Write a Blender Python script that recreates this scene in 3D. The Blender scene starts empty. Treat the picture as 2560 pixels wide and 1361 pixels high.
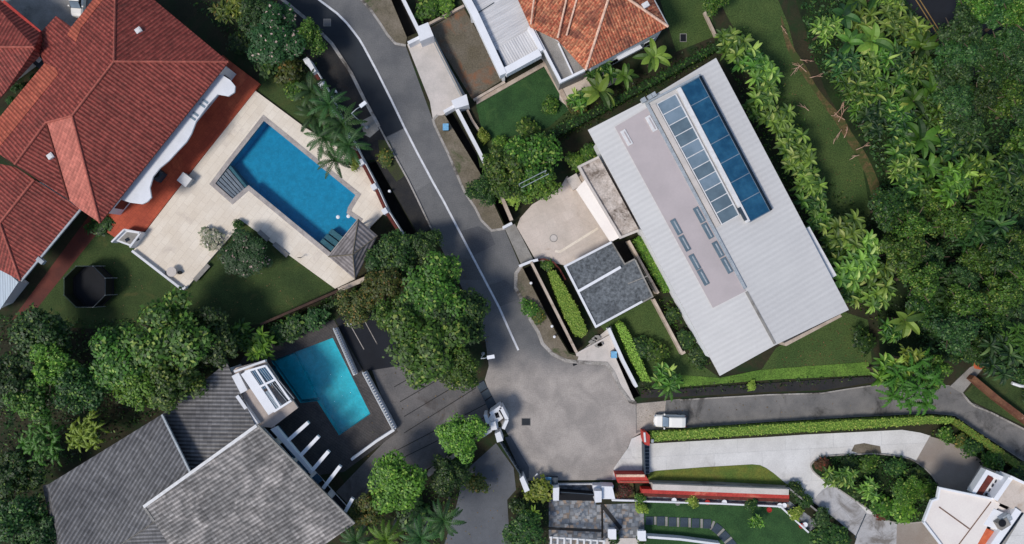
import bpy, math, random
from mathutils import Vector, Matrix
from mathutils.geometry import tessellate_polygon
sc = bpy.context.scene
R = math.radians
H = 85.0          # camera height in metres
PXM = 20.0        # photo pixels per metre on the ground

# ------------------------------------------------------------ camera, sky, sun, exposure
cam_d = bpy.data.cameras.new("camera"); cam = bpy.data.objects.new("camera", cam_d)
sc.collection.objects.link(cam); sc.camera = cam
cam.location = (0, 0, H); cam.rotation_euler = (0, 0, 0)
cam_d.sensor_width = 36; cam_d.lens = 36 * H / 128.0; cam_d.clip_end = 3000
SUN_EL, SUN_AZ = R(51), R(214)      # azimuth of the sun itself, counted from +X towards +Y
w = bpy.data.worlds.new("World"); sc.world = w; w.use_nodes = True
nt = w.node_tree; bg = nt.nodes["Background"]
sky = nt.nodes.new("ShaderNodeTexSky"); sky.sky_type = 'NISHITA'; sky.sun_disc = False
sky.sun_elevation = SUN_EL; sky.sun_rotation = R(90) - SUN_AZ
nt.links.new(sky.outputs[0], bg.inputs[0]); bg.inputs[1].default_value = 0.135
sd = bpy.data.lights.new("sun", 'SUN'); sd.energy = 2.65; sd.angle = R(14); sd.color = (1, .95, .88)
sun = bpy.data.objects.new("sun", sd); sc.collection.objects.link(sun)
tosun = Vector((math.cos(SUN_EL)*math.cos(SUN_AZ), math.cos(SUN_EL)*math.sin(SUN_AZ), math.sin(SUN_EL)))
sun.rotation_euler = tosun.to_track_quat('Z', 'Y').to_euler(); sun.location = tosun * 200
sc.view_settings.view_transform = 'Standard'; sc.view_settings.look = 'None'
sc.view_settings.exposure = 0.0; sc.view_settings.gamma = 1.0
sc.cycles.max_bounces = 6

# ------------------------------------------------------------ helpers
def P(px, py, z=0.0):
    """point at height z that stands where the photograph shows pixel px, py"""
    k = 1 - z / H
    return Vector(((px - 1280) / PXM * k, (680.5 - py) / PXM * k, z))
def onplane(px, py, a, b, c):
    n = (b - a).cross(c - a); d = P(px, py, 0) - Vector((0, 0, H)); o = Vector((0, 0, H))
    t = (a - o).dot(n) / d.dot(n); return o + d * t
def lin(c):
    c = c / 255.0
    return c / 12.92 if c <= .04045 else ((c + .055) / 1.055) ** 2.4
def S(r, g, b): return (lin(r), lin(g), lin(b), 1)

class N:
    """small node-tree writer"""
    def __init__(s, name):
        s.m = bpy.data.materials.new(name); s.m.use_nodes = True; s.t = s.m.node_tree
        s.b = s.t.nodes["Principled BSDF"]; s.b.inputs["Specular IOR Level"].default_value = .3
    def n(s, typ, **kw):
        x = s.t.nodes.new(typ)
        for k, v in kw.items(): setattr(x, k, v)
        return x
    def l(s, a, b): s.t.links.new(a, b)
    def coord(s, which="Object"): return s.n("ShaderNodeTexCoord").outputs[which]
    def noise(s, vec, scale, detail=4, rough=.6, dist=0):
        x = s.n("ShaderNodeTexNoise"); x.inputs["Scale"].default_value = scale; x.inputs["Detail"].default_value = detail
        x.inputs["Roughness"].default_value = rough; x.inputs["Distortion"].default_value = dist
        s.l(vec, x.inputs["Vector"]); return x.outputs["Fac"]
    def ramp(s, f, lo, hi):
        x = s.n("ShaderNodeMapRange"); x.interpolation_type = 'SMOOTHSTEP'
        x.inputs["From Min"].default_value = lo; x.inputs["From Max"].default_value = hi
        s.l(f, x.inputs["Value"]); return x.outputs["Result"]
    def mix(s, f, a, b, mode='MIX'):
        x = s.n("ShaderNodeMix"); x.data_type = 'RGBA'; x.blend_type = mode
        for sock, v in ((x.inputs["Factor"], f), (x.inputs["A"], a), (x.inputs["B"], b)): pass
        ins = [i for i in x.inputs if i.type == 'RGBA']; fac = x.inputs[0]
        for sock, v in ((fac, f), (ins[0], a), (ins[1], b)):
            if hasattr(v, "is_output"): s.l(v, sock)
            else: sock.default_value = v
        return [o for o in x.outputs if o.type == 'RGBA'][0]
    def math(s, op, a, b=0.0):
        x = s.n("ShaderNodeMath", operation=op)
        for sock, v in ((x.inputs[0], a), (x.inputs[1], b)):
            if hasattr(v, "is_output"): s.l(v, sock)
            else: sock.default_value = v
        return x.outputs[0]
    def bump(s, h, strength=.5, dist=.05):
        x = s.n("ShaderNodeBump"); x.inputs["Strength"].default_value = strength; x.inputs["Distance"].default_value = dist
        s.l(h, x.inputs["Height"]); s.l(x.outputs[0], s.b.inputs["Normal"])
    def done(s, col, rough=.85, metal=0.0):
        if hasattr(col, "is_output"): s.l(col, s.b.inputs["Base Color"])
        else: s.b.inputs["Base Color"].default_value = col
        s.b.inputs["Roughness"].default_value = rough; s.b.inputs["Metallic"].default_value = metal
        return s.m

def surf(name, c1, c2, scale=.5, fine=8, rough=.85, bump=.3, dirt=None, dirt_amt=(.55, .75), dirt_scale=.25, fine_amt=.25, bdist=.03, joint=None):
    """weathered plain surface: broad mottling, fine grain, stains"""
    s = N(name); v = s.coord()
    a = s.ramp(s.noise(v, scale, 5), .3, .7); col = s.mix(a, c1, c2)
    g = s.noise(v, fine, 3); gr = s.n("ShaderNodeMapRange"); gr.inputs["From Min"].default_value = .3; gr.inputs["From Max"].default_value = .7
    gr.inputs["To Min"].default_value = 1 - fine_amt; gr.inputs["To Max"].default_value = 1 + fine_amt; s.l(g, gr.inputs["Value"])
    vm = s.n("ShaderNodeVectorMath", operation='SCALE'); s.l(col, vm.inputs[0]); s.l(gr.outputs[0], vm.inputs["Scale"]); col = vm.outputs[0]
    if dirt:
        d = s.ramp(s.noise(v, dirt_scale, 8, .7, .6), *dirt_amt); col = s.mix(d, col, dirt)
    if joint:
        br = s.n("ShaderNodeTexBrick"); br.inputs["Scale"].default_value = 1.0; br.inputs["Brick Width"].default_value = joint[0]; br.inputs["Row Height"].default_value = joint[1]
        br.inputs["Mortar Size"].default_value = joint[3]; br.inputs["Color1"].default_value = (1,1,1,1); br.inputs["Color2"].default_value = (.93,.92,.91,1); br.inputs["Mortar"].default_value = joint[4]
        mp = s.n("ShaderNodeMapping"); mp.inputs["Rotation"].default_value = (0, 0, R(joint[2])); s.l(v, mp.inputs["Vector"]); s.l(mp.outputs[0], br.inputs["Vector"])
        col = s.mix(1.0, col, br.outputs[0], 'MULTIPLY')
    if bump: s.bump(g, bump, bdist)
    return s.done(col, rough)

def ribbed(name, c1, c2, rib=.4, course=0, groove=.7, dist=.06, scale=.25, dirt=None, dirt_amt=(.55, .7), rough=.8, along='u', course_dark=.85, patch=None, spec=.3, streak=.22, var=(.82,1.15), pamt=.5):
    """tiles or corrugated sheet: ribs every `rib` metres, optional courses, worn colours"""
    s = N(name); v = s.coord("UV"); o = s.coord()
    sep = s.n("ShaderNodeSeparateXYZ"); s.l(v, sep.inputs[0])
    u, w_ = (sep.outputs[0], sep.outputs[1]) if along == 'u' else (sep.outputs[1], sep.outputs[0])
    h = s.math('ADD', s.math('MULTIPLY', s.math('SINE', s.math('MULTIPLY', u, 2*math.pi/rib)), .5), .5)
    a = s.ramp(s.noise(o, scale, 6, .65), .3, .7); col = s.mix(a, c1, c2)
    f = s.noise(o, 3.5, 3, .7); col = s.mix(s.math('MULTIPLY', s.ramp(f, .35, .75), pamt), col, patch or c2)
    if dirt: col = s.mix(s.math('MULTIPLY', s.ramp(s.noise(o, .35, 7, .7, .8), *dirt_amt), .8), col, dirt)
    gr = s.n("ShaderNodeMapRange"); gr.inputs["To Min"].default_value = groove; s.l(h, gr.inputs["Value"]); k = gr.outputs[0]
    hh = h
    if course:
        fr = s.math('FRACT', s.math('DIVIDE', w_, course)); c = s.ramp(fr, .0, .25)
        gr2 = s.n("ShaderNodeMapRange"); gr2.inputs["To Min"].default_value = course_dark; s.l(c, gr2.inputs["Value"])
        k = s.math('MULTIPLY', k, gr2.outputs[0]); hh = s.math('ADD', h, s.math('MULTIPLY', fr, .5))
        # every tile its own shade
        cell = s.n("ShaderNodeCombineXYZ"); s.l(s.math('FLOOR', s.math('DIVIDE', u, rib)), cell.inputs[0]); s.l(s.math('FLOOR', s.math('DIVIDE', w_, course)), cell.inputs[1])
        wn = s.n("ShaderNodeTexWhiteNoise"); s.l(cell.outputs[0], wn.inputs["Vector"])
        gr3 = s.n("ShaderNodeMapRange"); gr3.inputs["To Min"].default_value = var[0]; gr3.inputs["To Max"].default_value = var[1]; s.l(wn.outputs["Value"], gr3.inputs["Value"])
        k = s.math('MULTIPLY', k, gr3.outputs[0])
    sv = s.n("ShaderNodeMapping"); sv.inputs["Scale"].default_value = (2.2, .22, 1) ; s.l(v, sv.inputs["Vector"])
    sk = s.n("ShaderNodeMapRange"); sk.inputs["From Min"].default_value = .3; sk.inputs["From Max"].default_value = .7; sk.inputs["To Min"].default_value = 1 - streak; sk.inputs["To Max"].default_value = 1 + streak*.5
    s.l(s.noise(sv.outputs[0], 1.0, 5, .65), sk.inputs["Value"]); k = s.math('MULTIPLY', k, sk.outputs[0])
    vm = s.n("ShaderNodeVectorMath", operation='SCALE'); s.l(col, vm.inputs[0]); s.l(k, vm.inputs["Scale"])
    s.bump(hh, 1.0, dist); s.b.inputs["Specular IOR Level"].default_value = spec
    return s.done(vm.outputs[0], rough)

def leafmat(name, c1, c2, c3=None, thr=(.86,.97)):
    """leaves: each leaf its own tint, each plant a little different, light passes through"""
    s = N(name); at = s.n("ShaderNodeAttribute", attribute_name="var"); oi = s.n("ShaderNodeObjectInfo")
    sp = s.n("ShaderNodeSeparateColor"); s.l(at.outputs["Color"], sp.inputs[0])
    col = s.mix(sp.outputs[0], c1, c2)
    if c3: col = s.mix(s.ramp(sp.outputs[1], *thr), col, c3)
    hs = s.n("ShaderNodeHueSaturation"); s.l(col, hs.inputs["Color"])
    mr = s.n("ShaderNodeMapRange"); mr.inputs["To Min"].default_value = .72; mr.inputs["To Max"].default_value = 1.28; s.l(oi.outputs["Random"], mr.inputs["Value"]); s.l(mr.outputs[0], hs.inputs["Value"])
    mh = s.n("ShaderNodeMapRange"); mh.inputs["To Min"].default_value = .485; mh.inputs["To Max"].default_value = .515; s.l(oi.outputs["Random"], mh.inputs["Value"]); s.l(mh.outputs[0], hs.inputs["Hue"])
    s.l(hs.outputs[0], s.b.inputs["Base Color"]); s.b.inputs["Roughness"].default_value = .5
    s.b.inputs["Specular IOR Level"].default_value = .35
    tr = s.n("ShaderNodeBsdfTranslucent"); s.l(hs.outputs[0], tr.inputs[0])
    mx = s.n("ShaderNodeMixShader"); mx.inputs[0].default_value = .28
    out = [n for n in s.t.nodes if n.type == 'OUTPUT_MATERIAL'][0]
    s.l(s.b.outputs[0], mx.inputs[1]); s.l(tr.outputs[0], mx.inputs[2]); s.l(mx.outputs[0], out.inputs[0])
    return s.m

class MB:
    """collects faces in world metres and links them as one mesh object"""
    def __init__(s): s.v = []; s.f = []; s.c = []; s.sm = False
    def face(s, pts, col=None):
        i = len(s.v); s.v += [tuple(p) for p in pts]; s.f.append(tuple(range(i, i + len(pts)))); s.c.append(col)
    def poly(s, pts, z, holes=()):
        loops = [[Vector((p[0], p[1], z)) for p in pts]] + [[Vector((p[0], p[1], z)) for p in h] for h in holes]
        flat = [p for l in loops for p in l]; i = len(s.v); s.v += [tuple(p) for p in flat]
        for t in tessellate_polygon(loops):
            a, b, c = (flat[k] for k in t)
            t = tuple(i + k for k in t)
            if (b - a).cross(c - a).z < 0: t = t[::-1]
            s.f.append(t); s.c.append(None)
        return s
    def side(s, pts, z0, z1):
        n = len(pts)
        for k in range(n):
            a, b = pts[k], pts[(k + 1) % n]
            s.face([(a[0], a[1], z0), (b[0], b[1], z0), (b[0], b[1], z1), (a[0], a[1], z1)])
    def prism(s, pts, z0, z1, holes=()):
        s.poly(pts, z1, holes); s.poly(pts, z0, holes); s.side(pts, z0, z1)
        for h in holes: s.side(h, z0, z1)
        return s
    def box(s, c, size, rz=0):
        x, y, z = size[0]/2, size[1]/2, size[2]/2; ca, sa = math.cos(rz), math.sin(rz)
        q = [(c[0]+a*ca-b*sa, c[1]+a*sa+b*ca) for a, b in ((-x,-y),(x,-y),(x,y),(-x,y))]
        return s.prism(q, c[2]-z, c[2]+z)
    def beam(s, a, b, w, h):
        """bar between a and b (its top-centre line), width w, depth h"""
        a, b = Vector(a), Vector(b); d = (b - a).normalized(); sd_ = Vector((-d.y, d.x, 0))
        if sd_.length < 1e-4: sd_ = Vector((1, 0, 0))
        sd_.normalize(); up = d.cross(sd_)
        if up.z < 0: up = -up
        o = [sd_*w/2, -sd_*w/2, -sd_*w/2 - up*h, sd_*w/2 - up*h]
        A = [a + x for x in o]; B = [b + x for x in o]
        s.face(A); s.face(B[::-1])
        for k in range(4): s.face([A[k], A[(k+1)%4], B[(k+1)%4], B[k]])
        return s
    def wall(s, pts, w, z0, z1):
        """mitred wall of width w along the open ground line pts"""
        pts = [Vector((p[0], p[1], 0)) for p in pts]; L, Rr = [], []
        for i, p in enumerate(pts):
            d = Vector((0, 0, 0))
            if i > 0: d += (p - pts[i-1]).normalized()
            if i < len(pts) - 1: d += (pts[i+1] - p).normalized()
            d.normalize(); n = Vector((-d.y, d.x, 0)); e = (p - pts[i-1] if i > 0 else pts[1] - p).normalized()
            m = w / 2 / max(.5, abs(d.dot(e))); L.append(p + n*m); Rr.append(p - n*m)
        for i in range(len(pts) - 1):
            q = [L[i], L[i+1], Rr[i+1], Rr[i]]
            s.face([(p.x, p.y, z1) for p in q]); s.face([(p.x, p.y, z0) for p in q])
            for a, b in ((q[0], q[1]), (q[2], q[3])): s.face([(a.x, a.y, z0), (b.x, b.y, z0), (b.x, b.y, z1), (a.x, a.y, z1)])
        for a, b in ((L[0], Rr[0]), (L[-1], Rr[-1])): s.face([(a.x, a.y, z0), (b.x, b.y, z0), (b.x, b.y, z1), (a.x, a.y, z1)])
        return s
    def tube(s, pts, r, n=8, r2=None):
        pts = [Vector(p) for p in pts]; rings = []
        for i, p in enumerate(pts):
            d = (pts[min(i+1, len(pts)-1)] - pts[max(i-1, 0)]).normalized(); q = d.to_track_quat('Z', 'Y')
            rr = r if r2 is None else r + (r2 - r) * i / (len(pts) - 1)
            rings.append([p + q @ Vector((math.cos(2*math.pi*k/n)*rr, math.sin(2*math.pi*k/n)*rr, 0)) for k in range(n)])
        for a, b in zip(rings, rings[1:]):
            for k in range(n): s.face([a[k], a[(k+1)%n], b[(k+1)%n], b[k]])
        s.face(rings[0][::-1]); s.face(rings[-1]); return s
    def lathe(s, c, prof, n=16):
        rg = [[(c[0]+r*math.cos(2*math.pi*k/n), c[1]+r*math.sin(2*math.pi*k/n), c[2]+z) for k in range(n)] for r, z in prof]
        for a, b in zip(rg, rg[1:]):
            for k in range(n): s.face([a[k], a[(k+1)%n], b[(k+1)%n], b[k]])
        s.face(rg[0][::-1]); s.face(rg[-1]); return s
    def slab(s, faces, t):
        """roof planes (lists of 3-D points) given a thickness t"""
        edges = {}
        for f in faces:
            f = [Vector(p) for p in f]; n = (f[1]-f[0]).cross(f[2]-f[0])
            if n.z < 0: f = f[::-1]
            s.face(f); s.face([p - Vector((0, 0, t)) for p in f[::-1]])
            for a, b in zip(f, f[1:] + f[:1]):
                ka, kb = tuple(round(x, 2) for x in a), tuple(round(x, 2) for x in b)
                if (kb, ka) in edges: edges.pop((kb, ka))
                else: edges[(ka, kb)] = (a, b)
        for a, b in edges.values(): s.face([a, b, b - Vector((0, 0, t)), a - Vector((0, 0, t))])
        return s
    def build(s, name, mat, parent=None, loc=None, smooth=False, ang=0.0):
        me = bpy.data.meshes.new(name); base = Vector(loc) if loc is not None else Vector((0, 0, 0)); r = parent
        while r is not None and r.parent is not None: r = r.parent
        if r is not None: base = r.location.copy()
        me.from_pydata([tuple(Vector(p) - base) for p in s.v], [], s.f)
        uv = me.uv_layers.new(name="UVMap").data; ca, sa = math.cos(ang), math.sin(ang)
        for p in me.polygons:
            n = p.normal
            if abs(n.z) > .995: U, V = Vector((ca, sa, 0)), Vector((-sa, ca, 0))
            else:
                U = Vector((-n.y, n.x, 0)).normalized(); V = n.cross(U)
            for li in p.loop_indices:
                co = me.vertices[me.loops[li].vertex_index].co; uv[li].uv = (co.dot(U), co.dot(V))
        if any(c is not None for c in s.c):
            at = me.color_attributes.new("var", 'FLOAT_COLOR', 'CORNER')
            for p, c in zip(me.polygons, s.c):
                for li in p.loop_indices: at.data[li].color = (c[0], c[1], 0, 1) if c else (0.5, 0, 0, 1)
        if smooth:
            for p in me.polygons: p.use_smooth = True
        me.materials.append(mat)
        o = bpy.data.objects.new(name, me); sc.collection.objects.link(o)
        if parent is not None: o.parent = parent; o.location = (0, 0, 0)
        else: o.location = base
        return o
def tag(o, label, cat, group=None):
    o["label"] = label; o["category"] = cat
    if group: o["group"] = group
    return o
def thing(name, label, cat, loc, group=None, rz=0):
    o = bpy.data.objects.new(name, None); sc.collection.objects.link(o); o.location = loc; o.rotation_euler = (0, 0, rz)
    o.empty_display_size = .3
    return tag(o, label, cat, group)
def structure(name, mb, mat, ang=0.0):
    o = mb.build(name, mat, ang=ang); o["kind"] = "structure"; return o
def pts(l, z=0): return [P(x, y, z) for x, y in l]
def inset(pl, d):
    c = sum((Vector((p[0], p[1], 0)) for p in pl), Vector((0, 0, 0))) / len(pl)
    return [Vector((p[0], p[1], 0)) + (c - Vector((p[0], p[1], 0))).normalized() * d for p in pl]
def between(a, b, t): return (a[0] + (b[0]-a[0])*t, a[1] + (b[1]-a[1])*t)

# ------------------------------------------------------------ materials
M = {}
M['soil'] = surf('soil', S(38,40,26), S(58,52,36), .25, 5, .95, .5, dirt=S(34,52,26), dirt_amt=(.45,.65))
M['under'] = surf('undergrowth', S(24,36,18), S(38,56,24), .35, 4, .95, .6, dirt=S(46,38,28), dirt_amt=(.6,.75))
M['lawn'] = surf('lawn', S(48,64,32), S(62,78,40), .3, 9, .95, .9, dirt=S(78,80,44), dirt_amt=(.52,.75), dirt_scale=.5, fine_amt=.5)
M['lawn_deep'] = surf('deep_lawn', S(40,68,36), S(52,84,44), .4, 9, .95, .9, fine_amt=.45, dirt=S(70,98,52), dirt_amt=(.52,.78), dirt_scale=.5)
M['lawn_olive'] = surf('olive_lawn', S(112,112,48), S(84,104,44), .45, 8, .95, .7, dirt=S(96,82,48), dirt_amt=(.55,.75), fine_amt=.35)
M['lawn_dim'] = surf('worn_lawn', S(58,78,38), S(72,88,44), .25, 7, .95, .9, dirt=S(78,60,40), dirt_amt=(.6,.78), fine_amt=.5)
M['lawn_bright'] = surf('bright_lawn', S(80,110,42), S(100,130,52), .5, 7, .95, .9, fine_amt=.55, dirt=S(70,84,38), dirt_amt=(.55,.75), dirt_scale=.6)
M['dirt'] = surf('bare_earth', S(104,86,58), S(84,76,46), .8, 5, .95, .7, dirt=S(64,76,38), dirt_amt=(.43,.6), dirt_scale=.7, fine_amt=.4)
M['asphalt_dark'] = surf('new_asphalt', S(49,53,58), S(43,46,51), .3, 14, .9, .5, fine_amt=.12)
M['asphalt_lane'] = surf('lane_asphalt', S(126,122,118), S(104,102,100), .35, 12, .9, .5, dirt=S(64,62,60), dirt_amt=(.5,.7), fine_amt=.18)
M['asphalt_drive'] = surf('drive_asphalt', S(100,102,106), S(88,90,94), .3, 12, .9, .5, fine_amt=.12)
M['asphalt_black'] = surf('black_asphalt', S(34,37,44), S(28,30,36), .3, 12, .9, .4, fine_amt=.12)
M['apron'] = surf('pale_concrete', S(206,196,188), S(190,182,174), .5, 9, .9, .3, dirt=S(140,128,118), dirt_amt=(.6,.78), fine_amt=.08)
M['slab'] = surf('grey_concrete', S(150,146,140), S(128,124,118), .6, 9, .9, .4, dirt=S(90,84,76), dirt_amt=(.52,.72), fine_amt=.15)
M['drive_white'] = surf('white_drive_concrete', S(218,215,211), S(204,201,197), .4, 6, .9, .25, dirt=S(158,154,150), dirt_amt=(.54,.78), fine_amt=.08, joint=(6,4,-3,.05,(.86,.86,.86,1)))
M['drive_grey'] = surf('stained_drive_concrete', S(186,184,184), S(170,168,168), .4, 6, .9, .25, dirt=S(120,114,108), dirt_amt=(.46,.66), fine_amt=.1, joint=(4,3,-36,.05,(.8,.8,.8,1)))
M['paver_brown'] = surf('brown_pavers', S(152,144,136), S(140,128,118), .25, 14, .9, .35, fine_amt=.1)
M['verge'] = surf('verge_soil', S(124,114,100), S(102,94,78), .5, 6, .95, .5, dirt=S(62,78,40), dirt_amt=(.55,.72), fine_amt=.25)
M['verge_dark'] = surf('dark_verge', S(52,50,48), S(42,42,44), .5, 6, .95, .5, dirt=S(58,48,42), dirt_amt=(.55,.72), fine_amt=.2)
M['kerb'] = surf('kerb_stone', S(172,166,160), S(150,144,136), .8, 8, .9, .3, dirt=S(80,74,68), dirt_amt=(.5,.65))
M['drain'] = surf('drain_concrete', S(46,42,38), S(34,32,30), .6, 6, .95, .4)
M['white_wall'] = surf('white_render', S(226,226,228), S(214,214,216), .4, 7, .8, .15, dirt=S(170,168,164), dirt_amt=(.62,.82), fine_amt=.04)
M['white_paint'] = surf('white_paint', S(232,232,234), S(224,224,226), .5, 9, .6, .1, fine_amt=.03)
M['beige_wall'] = surf('beige_render', S(196,180,164), S(168,150,134), .7, 7, .85, .3, dirt=S(110,92,78), dirt_amt=(.55,.75), fine_amt=.1)
M['brick_red'] = surf('red_brown_wall', S(110,52,42), S(86,42,36), .8, 6, .85, .3)
M['coping_red'] = surf('red_coping', S(184,66,56), S(164,52,46), .9, 8, .7, .2, dirt=S(205,120,96), dirt_amt=(.55,.7))
M['patio'] = surf('cream_paving', S(233,222,206), S(224,211,193), .35, 7, .8, .12, dirt=S(196,182,170), dirt_amt=(.56,.8), fine_amt=.06, joint=(1.6,.8,-52,.03,(.86,.84,.82,1)))
M['court'] = surf('beige_court_paving', S(212,198,186), S(196,184,172), .35, 8, .85, .15, dirt=S(168,146,126), dirt_amt=(.54,.76), fine_amt=.08, joint=(1.2,1.2,-28,.02,(.9,.88,.86,1)))
M['coping'] = surf('grey_pool_coping', S(150,142,138), S(176,168,162), 1.2, 9, .8, .15)
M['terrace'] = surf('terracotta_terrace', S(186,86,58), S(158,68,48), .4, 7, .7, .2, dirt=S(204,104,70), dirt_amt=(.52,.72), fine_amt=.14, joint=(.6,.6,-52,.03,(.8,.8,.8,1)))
M['terrace_shade'] = surf('shaded_terracotta_path', S(104,52,42), S(84,44,38), .4, 7, .8, .2, fine_amt=.12)  # terracotta darkened, the path's shade beside the house put into its colour
M['tile_red'] = ribbed('red_roof_tiles', S(162,74,64), S(134,57,50), .42, .42, .5, .07, .1, dirt=S(98,60,52), dirt_amt=(.56,.76), patch=S(190,108,92), rough=.7, var=(.76,1.2))
M['tile_band'] = ribbed('newer_orange_tiles', S(188,98,76), S(172,84,66), .42, .42, .68, .06, .3, patch=S(186,104,76))
M['tile_sunlit'] = ribbed('sunlit_salmon_tiles', S(204,124,108), S(190,110,96), .42, .42, .8, .05, .3, patch=S(196,112,96))  # lighter copy of the red tiles, sunlight put into the colour
M['ridge_red'] = surf('ridge_tiles', S(176,98,84), S(150,80,68), 1.2, 5, .8, .3)
M['tile_orange'] = ribbed('orange_clay_tiles', S(200,106,74), S(168,76,58), .34, .45, .62, .05, .45, dirt=S(122,74,62), dirt_amt=(.48,.62), patch=S(226,168,124), var=(.66,1.3), pamt=.85)
M['ridge_pale'] = surf('pale_ridge_tiles', S(226,190,166), S(206,164,140), 1.5, 5, .8, .3)
M['tile_grey'] = ribbed('grey_roof_tiles', S(152,147,143), S(116,113,111), .46, .5, .42, .09, .15, dirt=S(196,188,182), dirt_amt=(.44,.64), along='v', patch=S(170,166,163), course_dark=.88, var=(.74,1.22))
M['tile_grey_dark'] = ribbed('shaded_grey_roof_tiles', S(138,136,136), S(108,107,109), .46, .5, .42, .09, .2, dirt=S(120,116,114), dirt_amt=(.55,.75), along='v', patch=S(128,126,126), course_dark=.9, var=(.78,1.18))  # darker copy of the grey tiles, slope shade put into the colour
M['roof_white'] = ribbed('white_sheet_roof', S(208,205,201), S(200,197,194), .6, 0, .93, .016, .12, rough=.5, patch=S(213,210,206), dirt=S(194,192,190), dirt_amt=(.6,.9), streak=.05)
M['roof_white_fine'] = ribbed('carport_sheet_roof', S(216,214,212), S(206,204,204), .3, 0, .88, .03, .2, rough=.5, patch=S(222,216,212))
M['roof_blue'] = ribbed('pale_blue_sheet_roof', S(196,208,216), S(186,198,208), .3, 0, .88, .03, .2, rough=.5)
M['membrane'] = surf('pinkish_membrane', S(182,171,170), S(172,162,161), .25, 4, .75, .1, dirt=S(196,190,190), dirt_amt=(.66,.72), dirt_scale=.9, fine_amt=.03)
M['gravel_roof'] = surf('grey_gravel_roof', S(106,110,113), S(88,92,95), .5, 3.2, .95, .9, fine_amt=.5, bdist=.08)
M['stain_roof'] = surf('stained_concrete_roof', S(196,186,178), S(160,148,138), .9, 6, .9, .4, dirt=S(92,80,70), dirt_amt=(.48,.66), dirt_scale=.6)
M['cream_roof'] = surf('cream_roof', S(230,221,212), S(224,214,206), .4, 5, .8, .1, fine_amt=.03)
M['wood'] = ribbed('weathered_shingles', S(160,152,150), S(126,118,116), .5, 1.4, .55, .05, .6, along='v', patch=S(176,168,164))
def stonemat():
    s = N('mixed_stone_paving'); v = s.coord(); vo = s.n("ShaderNodeTexVoronoi"); vo.distance = 'CHEBYCHEV'; vo.inputs["Scale"].default_value = 2.2; s.l(v, vo.inputs["Vector"])
    sp = s.n("ShaderNodeSeparateColor"); s.l(vo.outputs["Color"], sp.inputs[0]); col = s.mix(sp.outputs[0], S(96,104,114), S(158,158,158)); col = s.mix(s.ramp(sp.outputs[1], .6, .95), col, S(150,132,116))
    e = s.ramp(vo.outputs["Distance"], .42, .5); col = s.mix(s.math('MULTIPLY', e, .5), col, S(70,70,70)); return s.done(col, .85)
M['stone'] = stonemat()
M['wall_brown'] = surf('dark_brown_wall', S(76,56,46), S(60,46,40), .8, 6, .9, .3)
M['deck'] = surf('dark_pool_deck', S(84,80,78), S(66,65,66), .5, 6, .85, .2, fine_amt=.2, joint=(1.2,.3,34,.03,(.7,.7,.7,1)))
M['steel'] = surf('painted_steel', S(62,74,84), S(52,62,72), 1, 9, .5, .1)
M['steel_pale'] = surf('galvanised_steel', S(168,174,178), S(150,156,160), 2, 9, .45, .1)
M['black'] = surf('black_mesh', S(22,24,30), S(17,19,24), 2, 12, .8, .2)
M['frame_white'] = surf('white_frame', S(224,222,220), S(206,204,202), 2, 5, .6, .1, fine_amt=.05)
M['bark'] = surf('bark', S(104,90,74), S(78,66,54), 2, 8, .95, .6)
M['bark_pale'] = surf('pale_palm_bark', S(172,164,152), S(146,138,128), 2, 8, .95, .4)
M['frond_dead'] = surf('dead_palm_frond', S(206,172,150), S(166,128,108), 1.5, 6, .9, .3)
M['blue'] = surf('blue_plastic', S(124,176,208), S(104,158,194), 2, 6, .4, .1)
M['red_plastic'] = surf('red_plastic', S(180,50,44), S(160,40,38), 2, 6, .5, .1)
M['mark'] = surf('road_paint', S(222,222,224), S(196,196,198), 1.5, 12, .8, .1, dirt=S(150,150,150), dirt_amt=(.62,.8), fine_amt=.1)
M['mark_yellow'] = surf('yellow_road_paint', S(150,120,70), S(130,104,62), 1.5, 12, .8, .1)
M['car_white'] = surf('white_car_paint', S(236,232,224), S(232,228,220), 1, 5, .3, 0, fine_amt=.01)
M['rubber'] = surf('tyre_rubber', S(26,26,26), S(22,22,22), 2, 9, .9, .2)
M['orange_patch'] = surf('orange_tiled_terrace', S(206,112,72), S(190,90,60), 1.2, 6, .8, .2, fine_amt=.12)
def glassy(name, c1, c2, rough=.12, scale=.7, grid=False):
    s = N(name); v = s.coord(); c = s.mix(s.ramp(s.noise(v, scale, 3), .3, .7), c1, c2); s.b.inputs["Specular IOR Level"].default_value = .5
    if grid:
        br = s.n('ShaderNodeTexBrick'); br.offset = 0; br.inputs['Scale'].default_value = 1; br.inputs['Brick Width'].default_value = .42; br.inputs['Row Height'].default_value = .42; br.inputs['Mortar Size'].default_value = .035
        br.inputs['Color1'].default_value = (1,1,1,1); br.inputs['Color2'].default_value = (.78,.84,.88,1); br.inputs['Mortar'].default_value = (.8,.9,1,1)
        mp = s.n('ShaderNodeMapping'); mp.inputs['Rotation'].default_value = (0,0,R(-28)); s.l(v, mp.inputs['Vector']); s.l(mp.outputs[0], br.inputs['Vector']); c = s.mix(1.0, c, br.outputs[0], 'MULTIPLY')
    return s.done(c, rough)
M['glass_blue'] = glassy('blue_glass', S(46,96,124), S(30,74,102), grid=True)
M['glass_grey'] = glassy('grey_glass', S(130,147,160), S(112,130,142), .3)
M['glass_dark'] = glassy('dark_glass', S(24,34,42), S(18,26,34), .1)
M['glass_pale'] = glassy('windscreen_glass', S(124,140,154), S(104,118,132), .1)
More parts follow.
